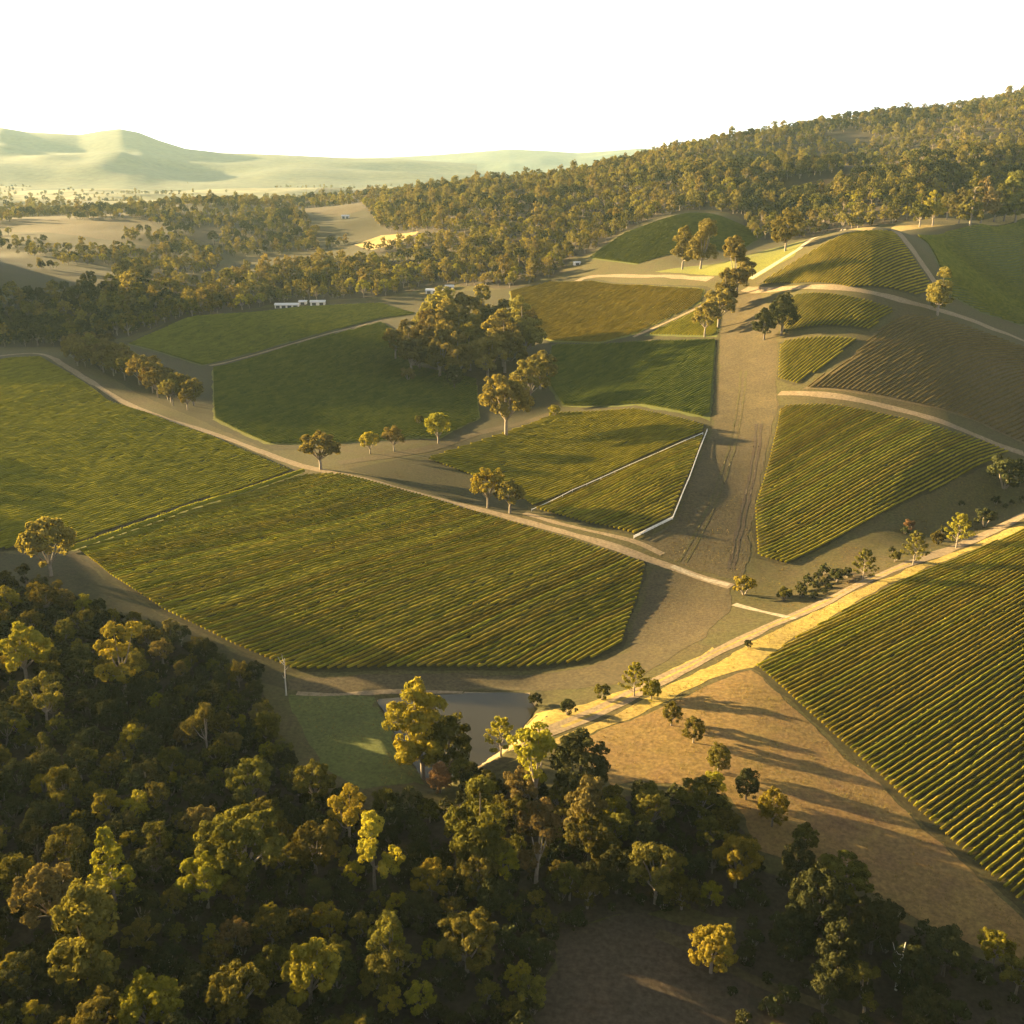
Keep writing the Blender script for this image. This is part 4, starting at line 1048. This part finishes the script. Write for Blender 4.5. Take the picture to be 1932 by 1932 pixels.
def stuff_trees(name, pts, scales, kinds, seed):
    pts = np.array(pts)
    me = bpy.data.meshes.new(name)
    co = np.column_stack([pts, H(pts[:, 0], pts[:, 1]) - 0.3])
    me.vertices.add(len(co)); me.vertices.foreach_set('co', co.astype(np.float32).ravel())
    r = np.random.default_rng(seed)
    for nm, tp, val in (('tscale', 'FLOAT', np.asarray(scales, np.float32)), ('trot', 'FLOAT', r.uniform(0, 6.28, len(co)).astype(np.float32)), ('tkind', 'INT', np.asarray(kinds, np.int32))):
        at = me.attributes.new(nm, tp, 'POINT'); at.data.foreach_set('value', val)
    o = link(name, me); tag(o, kind='stuff')
    ng = bpy.data.node_groups.new(name, 'GeometryNodeTree')
    ng.interface.new_socket('Geometry', in_out='INPUT', socket_type='NodeSocketGeometry')
    ng.interface.new_socket('Geometry', in_out='OUTPUT', socket_type='NodeSocketGeometry')
    N = ng.nodes; L = ng.links
    gi = N.new('NodeGroupInput'); go = N.new('NodeGroupOutput'); jn = N.new('GeometryNodeJoinGeometry')
    def attr(nm, tp):
        a_ = N.new('GeometryNodeInputNamedAttribute'); a_.data_type = tp; a_.inputs[0].default_value = nm; return a_.outputs[0]
    sc_, ro_, ki_ = attr('tscale', 'FLOAT'), attr('trot', 'FLOAT'), attr('tkind', 'INT')
    cx = N.new('ShaderNodeCombineXYZ'); L.new(ro_, cx.inputs[2])
    m2p = N.new('GeometryNodeMeshToPoints'); L.new(gi.outputs[0], m2p.inputs[0])
    for k in sorted(set(kinds)):
        oi = N.new('GeometryNodeObjectInfo'); oi.inputs[0].default_value = LOD[k]; oi.transform_space = 'ORIGINAL'; oi.inputs['As Instance'].default_value = True
        cmp_ = N.new('FunctionNodeCompare'); cmp_.data_type = 'INT'; cmp_.operation = 'EQUAL'
        ci = [s for s in cmp_.inputs if s.type == 'INT']
        L.new(ki_, ci[0]); ci[1].default_value = int(k)
        ip = N.new('GeometryNodeInstanceOnPoints')
        L.new(m2p.outputs[0], ip.inputs['Points']); L.new(cmp_.outputs[0], ip.inputs['Selection']); L.new(oi.outputs['Geometry'], ip.inputs['Instance'])
        L.new(cx.outputs[0], ip.inputs['Rotation']); L.new(sc_, ip.inputs['Scale'])
        L.new(ip.outputs[0], jn.inputs[0])
    L.new(jn.outputs[0], go.inputs[0])
    md = o.modifiers.new('trees', 'NODES'); md.node_group = ng
    return o

far_pts, far_s, far_k = [], [], []
def add_forest(poly, spacing, smin, smax, seed, weights=(4, 3, 4, 1, 2), tries=None, world=False):
    poly = poly if world else W2(poly)
    if seed in (21, 22, 23, 24, 25, 27): sheet('forest_floor', poly, M['forest_floor'], 0.12, 2.0, True)
    area = abs(np.sum(poly[:, 0] * np.roll(poly[:, 1], -1) - poly[:, 1] * np.roll(poly[:, 0], -1))) / 2
    tries = int(np.ptp(poly[:, 0]) * np.ptp(poly[:, 1]) / spacing ** 2 * 4)
    r = random.Random(seed)
    pts = scatter(poly, spacing, min(tries, 60000), seed)
    for x, y in pts:
        if y > 950 and vnoise(x / 130, y / 160, 51) + 0.6 * vnoise(x / 50, y / 60, 52) < -0.62: continue
        if r.random() < 0.12: continue
        far_pts.append((x, y)); far_s.append(0.92 * r.uniform(smin, smax) * r.choice((0.6, 0.8, 0.95, 0.95, 1.1, 1.35))); dk = vnoise(x / 170, y / 130, 61) + 0.5 * vnoise(x / 60, y / 50, 62) + (0.55 if 960 < y < 1150 and 0.22 < x / y < 0.46 else 0)  # fixed term picks darker trees in one block, standing in for valley shade
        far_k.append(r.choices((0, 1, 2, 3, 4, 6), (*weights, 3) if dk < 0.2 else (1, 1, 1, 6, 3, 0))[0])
    print('FOREST', seed, len(pts), int(area))
# band left of the sheds
add_forest([(-250, 660), (0, 655), (110, 655), (240, 635), (350, 600), (520, 572), (640, 565), (720, 560), (830, 535), (960, 545), (1060, 515), (1080, 485), (1000, 470), (900, 470), (800, 490), (700, 495), (600, 495), (480, 520), (330, 540), (200, 545), (0, 575), (-250, 590)], 7, 0.8, 1.3, 21)
# wooded hillside above, running right
add_forest([(690, 480), (800, 470), (900, 480), (1060, 490), (1110, 480), (1180, 435), (1290, 398), (1340, 396), (1450, 425), (1560, 395), (1690, 395), (1860, 385), (1932, 372), (2050, 372), (2050, 300), (1932, 295), (1850, 288), (1700, 306), (1550, 312), (1400, 322), (1250, 316), (1100, 336), (950, 350), (800, 375), (700, 410), (740, 440), (800, 436)], 8, 0.8, 1.25, 22)
hz = lambda px, Y: np.array(((px - 966.0) / FPX / (cp + 0.36 * sp) * Y, Y))
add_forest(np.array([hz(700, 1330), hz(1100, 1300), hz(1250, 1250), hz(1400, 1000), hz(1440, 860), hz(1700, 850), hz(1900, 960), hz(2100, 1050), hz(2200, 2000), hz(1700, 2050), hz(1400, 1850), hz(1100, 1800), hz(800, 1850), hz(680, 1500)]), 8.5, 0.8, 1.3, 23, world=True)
# woods in the left dale
add_forest([(230, 405), (330, 400), (420, 405), (560, 400), (600, 440), (600, 475), (500, 470), (400, 462), (330, 440)], 9, .8, 1.2, 24, (3, 2, 2, 5, 3))
add_forest(np.array([hz(-300, 1560), hz(200, 1540), hz(420, 1560), hz(600, 1640), hz(800, 1700), hz(760, 2000), hz(400, 1950), hz(-300, 1900)]), 11, .8, 1.3, 25, world=True)
add_forest([(0, 458), (70, 450), (90, 465), (0, 475)], 9, .6, .9, 26, (1, 1, 1, 5, 2))
add_forest([(180, 478), (330, 480), (420, 500), (330, 530), (200, 530), (250, 505)], 9, .8, 1.3, 27)
add_forest([(1710, 412), (1800, 402), (1932, 390), (2050, 386), (2050, 378), (1932, 380), (1800, 392), (1710, 404)], 9, .7, 1.1, 28)
# off to the left of the view: unseen trees added to shade the left field and the forest edge
add_forest(np.array([(-420, 480), (-340, 480), (-370, 600), (-400, 730), (-560, 740), (-560, 500)]), 12, .9, 1.3, 29, world=True)
add_forest(np.array([(-420, 150), (-320, 160), (-320, 230), (-320, 330), (-420, 330)]), 14, .7, 1.0, 30, world=True)
add_forest(np.array([(-290, 300), (-215, 300), (-235, 420), (-320, 430)]), 11, .9, 1.3, 31, world=True)
r_ = np.random.default_rng(88)
for x, y in scatter(np.array([hz(-200, 900), hz(420, 1050), hz(700, 1200), hz(650, 1700), hz(-200, 1700)]), 10, 30000, 89):
    if vnoise(x / 110, y / 90, 71) > 0.36: far_pts.append((x, y)); far_s.append(float(r_.uniform(.5, 1.1))); far_k.append(int(r_.choice([0, 1, 3, 4, 6])))
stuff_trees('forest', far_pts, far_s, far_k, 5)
# scattered bush over the far plain
pp, ss, kk = [], [], []
r_ = np.random.default_rng(77)
for _ in range(5200):
    Y = math.exp(r_.uniform(math.log(2300), math.log(6500))); x = r_.uniform(-0.75, 0.5) * Y
    if vnoise(x / 420, Y / 300, 31) + 0.5 * vnoise(x / 150, Y / 120, 32) < -0.02: continue
    pp.append((x, Y)); ss.append(r_.uniform(0.7, 1.3)); kk.append(int(r_.integers(0, 5)))
stuff_trees('distant_woodland', pp, ss, kk, 6)
# undergrowth under the foreground trees
LOD2 = [lod_tree('dome', 'gum', 201, .7), lod_tree('dome', 'gum', 202, .7), lod_tree('dense', 'dark_leaf', 203, .6), lod_tree('dome', 'dark_leaf', 204, .7), lod_tree('dome', 'yellow_leaf', 205, .7)]
LOD += LOD2
fill = [p for p in scatter(FOREST, 4.6, 30000, 43) if p[1] > 85 and p[0] / p[1] > -0.8 and all((p[0] - a_) ** 2 + (p[1] - b_) ** 2 > (0.55 * r_ + 1) ** 2 for a_, b_, r_ in placed)]
stuff_trees('forest', fill, [random.choice((random.uniform(0.32, 0.5), random.uniform(0.32, 0.5), random.uniform(0.5, 0.7))) for _ in fill], random.choices([7, 8, 9, 10, 11], [4, 3, 4, 2, 3], k=len(fill)), 9)
CREEK = W2([(1480, 1128), (1560, 1080), (1640, 1040), (1720, 1000), (1850, 935), (1932, 890), (2000, 880), (1960, 940), (1850, 985), (1720, 1040), (1600, 1095), (1510, 1145)])
cb = [p for p in scatter(CREEK, 3.4, 6000, 44) if vnoise(p[0] / 9, p[1] / 9, 3) > 0.05]
stuff_trees('creek_scrub', cb, [random.uniform(0.5, 1.2) for _ in cb], [5] * len(cb), 10)
ug = [p for p in scatter(FOREST, 2.7, 40000, 41) if p[1] > 85] + [p for p in scatter(SHADE, 4.0, 8000, 42) if p[1] > 85]
stuff_trees('undergrowth', ug, [random.uniform(0.5, 1.3) for _ in ug], [5] * len(ug), 8)

# dry grass tufts on the open slopes and verges
def tuft_obj(mat, seed):
    r = np.random.default_rng(seed)
    V, F = [], []
    for _ in range(14):
        a_ = r.uniform(0, 6.28); x, y = r.normal(0, .22, 2); h_ = r.uniform(.25, .6); w_ = .05
        b_ = len(V)
        V += [(x - w_ * math.sin(a_), y + w_ * math.cos(a_), 0), (x + w_ * math.sin(a_), y - w_ * math.cos(a_), 0), (x + math.cos(a_) * h_ * .5, y + math.sin(a_) * h_ * .5, h_)]
        F.append((b_, b_ + 1, b_ + 2))
    me = mesh_from('tuft', V, F, [M[mat]]); set_var(me, r.random(len(F)))
    return bpy.data.objects.new('tuft', me)
M['straw'] = leaf_mat('straw blades', (0.12, 0.088, 0.03), (0.21, 0.155, 0.05), 0.3)
M['green_blade'] = leaf_mat('green blades', (0.07, 0.075, 0.02), (0.12, 0.11, 0.03), 0.35)
n0 = len(LOD)
LOD += [tuft_obj('straw', 1), tuft_obj('straw', 2), tuft_obj('green_blade', 3)]
gp = []
for poly_, sp_ in (([(1000, 1440), (1080, 1405), (1140, 1378), (1240, 1338), (1350, 1288), (1415, 1264), (1495, 1336), (1600, 1428), (1700, 1520), (1800, 1612), (1932, 1735), (2100, 1900), (1932, 1830), (1700, 1720), (1560, 1640), (1430, 1600), (1380, 1500), (1200, 1470)], 0.85),
                   ([(1480, 1180), (1600, 1122), (1720, 1072), (1850, 1022), (1932, 985), (1932, 1000), (1830, 1040), (1720, 1085), (1620, 1131), (1500, 1202), (1420, 1258), (1240, 1330), (1075, 1400), (1240, 1305), (1360, 1245)], 0.7),
                   ([(1335, 990), (1424, 900), (1418, 1050), (1390, 1090), (1300, 1070), (1220, 1030), (1300, 930)], 1.3),
                   ([(1390, 1120), (1480, 1070), (1660, 978), (1860, 885), (1932, 870), (1932, 960), (1720, 1050), (1500, 1165)], 1.2),
                   ([(545, 1310), (720, 1320), (790, 1470), (690, 1490)], 1.0)):
    q_ = scatter(W2(poly_), sp_, 60000, 61)
    gp += [p for p in q_ if vnoise(p[0] / 6, p[1] / 6, 21) + 0.5 * vnoise(p[0] / 2.3, p[1] / 2.3, 22) > -0.25]
stuff_trees('grass', gp, [random.uniform(0.6, 1.5) for _ in gp], random.choices([n0, n0 + 1, n0 + 2], [4, 4, 2], k=len(gp)), 12)

# ------------------------------------------------------------------ sheds
def box(V, F, x0, x1, y0, y1, z0, z1):
    b_ = len(V)
    V += [(x0, y0, z0), (x1, y0, z0), (x1, y1, z0), (x0, y1, z0), (x0, y0, z1), (x1, y0, z1), (x1, y1, z1), (x0, y1, z1)]
    F += [(b_, b_ + 3, b_ + 2, b_ + 1), (b_ + 4, b_ + 5, b_ + 6, b_ + 7), (b_, b_ + 1, b_ + 5, b_ + 4), (b_ + 1, b_ + 2, b_ + 6, b_ + 5), (b_ + 2, b_ + 3, b_ + 7, b_ + 6), (b_ + 3, b_, b_ + 4, b_ + 7)]
def shed(px, py, L, D, h, rz, roofm, label, doors=2):
    x, y = P(px, py)
    root = empty('shed', (x, y, float(H(x, y)) - 0.2), rz)
    tag(root, label, 'shed')
    V, F = [], []
    b_ = 0
    V = [(-L / 2, -D / 2, 0), (L / 2, -D / 2, 0), (L / 2, D / 2, 0), (-L / 2, D / 2, 0), (-L / 2, -D / 2, h), (L / 2, -D / 2, h), (L / 2, D / 2, h), (-L / 2, D / 2, h), (-L / 2, 0, h + D * .16), (L / 2, 0, h + D * .16)]
    F = [(0, 1, 5, 4), (2, 3, 7, 6), (1, 2, 6, 9, 5), (3, 0, 4, 8, 7)]
    link('wall', mesh_from('wall', V, F, [M['wall']]), root)
    e = 0.5
    for sgn in (-1, 1):
        y0 = sgn * (D / 2 + e); zr = h + D * .16 + 0.08; z0 = h - e * .32 + 0.08
        V = [(-L / 2 - e, y0, z0), (L / 2 + e, y0, z0), (L / 2 + e, 0, zr), (-L / 2 - e, 0, zr), (-L / 2 - e, y0, z0 + .12), (L / 2 + e, y0, z0 + .12), (L / 2 + e, 0, zr + .12), (-L / 2 - e, 0, zr + .12)]
        F = [(0, 3, 2, 1), (4, 5, 6, 7), (0, 1, 5, 4), (2, 3, 7, 6), (1, 2, 6, 5), (0, 4, 7, 3)]
        if sgn > 0: F = [f[::-1] for f in F]
        link('roof', mesh_from('roof', V, F, [M[roofm]]), root)
    for k in range(doors):
        cx_ = -L / 2 + L * (k + .5) / doors
        V, F = [], []
        box(V, F, cx_ - 1.6, cx_ + 1.6, -D / 2 - .06, -D / 2 - .003, 0.1, h * .82)
        link('door', mesh_from('door', V, F, [M['dark']]), root)
shed(542, 580, 19, 7, 2.6, 0.05, 'roof', 'long white roofed shed at the forest edge behind the green pasture', 4)
shed(600, 575, 12, 7, 2.8, 0.12, 'roof', 'shorter pale roofed shed right of the long white shed', 2)
shed(572, 574, 6, 5, 2.6, 0.0, 'grey_roof', 'small grey roofed hut between the two pale sheds', 1)
shed(822, 553, 16, 7, 2.8, -0.1, 'grey_roof', 'wide grey roofed shed half hidden behind the central tree clump', 3)
shed(848, 546, 7, 6, 3, 0.1, 'roof', 'small white roofed shed behind the wide grey shed', 1)
shed(652, 412, 10, 7, 3.4, 0.1, 'roof', 'far white house below the brown paddock in the dale', 2)
shed(222, 408, 8, 6, 3.2, 0.2, 'roof', 'tiny far white house at the top of the left brown paddock', 2)
shed(1088, 500, 5, 4, 2.4, 0.3, 'roof', 'small white hut beside the trees at the bright field top', 1)

# ------------------------------------------------------------------ white edging fence of the small block
def fence(pts, label, gap, post=0.08, hgt=1.1, rails=(0.35, 0.7, 1.02)):
    c = resample(W2(pts), gap, False)
    root = empty('white_fence', (*c[0], float(H(*c[0]))))
    tag(root, label, 'fence')
    org = np.array((*c[0], float(H(*c[0]))))
    V, F = [], []
    box(V, F, -post, post, -post, post, -0.3, hgt + .12)
    pm = mesh_from('post', V, F, [M['white_paint']])
    zz = H(c[:, 0], c[:, 1])
    for (x, y), z in zip(c, zz): link('post', pm, root, (x - org[0], y - org[1], z - org[2]))
    for lev in rails:
        V, F = [], []
        for i in range(len(c) - 1):
            d = c[i + 1] - c[i]; nn = np.array((-d[1], d[0])) / np.hypot(*d) * 0.06
            b_ = len(V)
            for q_, z_ in ((c[i], zz[i]), (c[i + 1], zz[i + 1])):
                for s_ in (-1, 1):
                    for o_ in (-0.1, 0.1): V.append((*(q_ + nn * s_ - org[:2]), z_ + lev + o_ - org[2]))
            F += [(b_, b_ + 4, b_ + 5, b_ + 1), (b_ + 2, b_ + 3, b_ + 7, b_ + 6), (b_ + 1, b_ + 5, b_ + 7, b_ + 3), (b_, b_ + 2, b_ + 6, b_ + 4)]
        link('rail', mesh_from('rail', V, F, [M['white_paint']]), root)
fence([(1196, 1016), (1232, 998), (1269, 980), (1300, 905), (1318, 855), (1334, 814)], 'white fence bending around the right end of the small vineyard block', 4.0)
fence([(1003, 965), (1080, 928), (1160, 893), (1240, 858), (1326, 820)], 'thin white fence along the upper side of the small vineyard block', 6.0, 0.07, 0.9, (0.8,))

# ------------------------------------------------------------------ bare pale trunks
def snag(px, py, h, label, seed):
    r = np.random.default_rng(seed)
    x, y = P(px, py)
    V, F = [], []
    tube(V, F, [(0, 0, -0.4), (0.1, 0, h * .5), (0.35, 0.1, h)], [0.22, 0.15, 0.06], 6)
    root = empty('dead_tree', (x, y, float(H(x, y)))); tag(root, label, 'tree')
    link('trunk', mesh_from('trunk', V, F, [M['pale_wood']], None, True), root)
    for k in range(5):
        V, F = [], []
        z_ = h * r.uniform(.45, .9); a_ = r.uniform(0, 6.28); l_ = r.uniform(1, 2.4)
        tube(V, F, [(0.15, 0, z_), (math.cos(a_) * l_ * .6, math.sin(a_) * l_ * .6, z_ + l_ * .4), (math.cos(a_) * l_, math.sin(a_) * l_, z_ + l_)], [0.08, 0.05, 0.02], 5)
        link('branch', mesh_from('branch', V, F, [M['pale_wood']], None, True), root)
snag(540, 1312, 10, 'bare pale trunk at the corner of the central vineyard and the forest', 1)
snag(1690, 1868, 9, 'bare pale twin twig tree in the lower right hollow', 2)

# ------------------------------------------------------------------ air
V, F = [], []
box(V, F, -22000, 22000, -400, 15000, -60, 640)
hm, nt, out = new_mat('haze')
pv = nt.nodes.new('ShaderNodeVolumePrincipled')
pv.inputs['Color'].default_value = (*HAZE_COL, 1); pv.inputs['Density'].default_value = HAZE; pv.inputs['Anisotropy'].default_value = 0.1
nt.links.new(pv.outputs[0], out.inputs['Volume'])
tag(link('haze', mesh_from('haze', V, F, [hm])), kind='stuff')
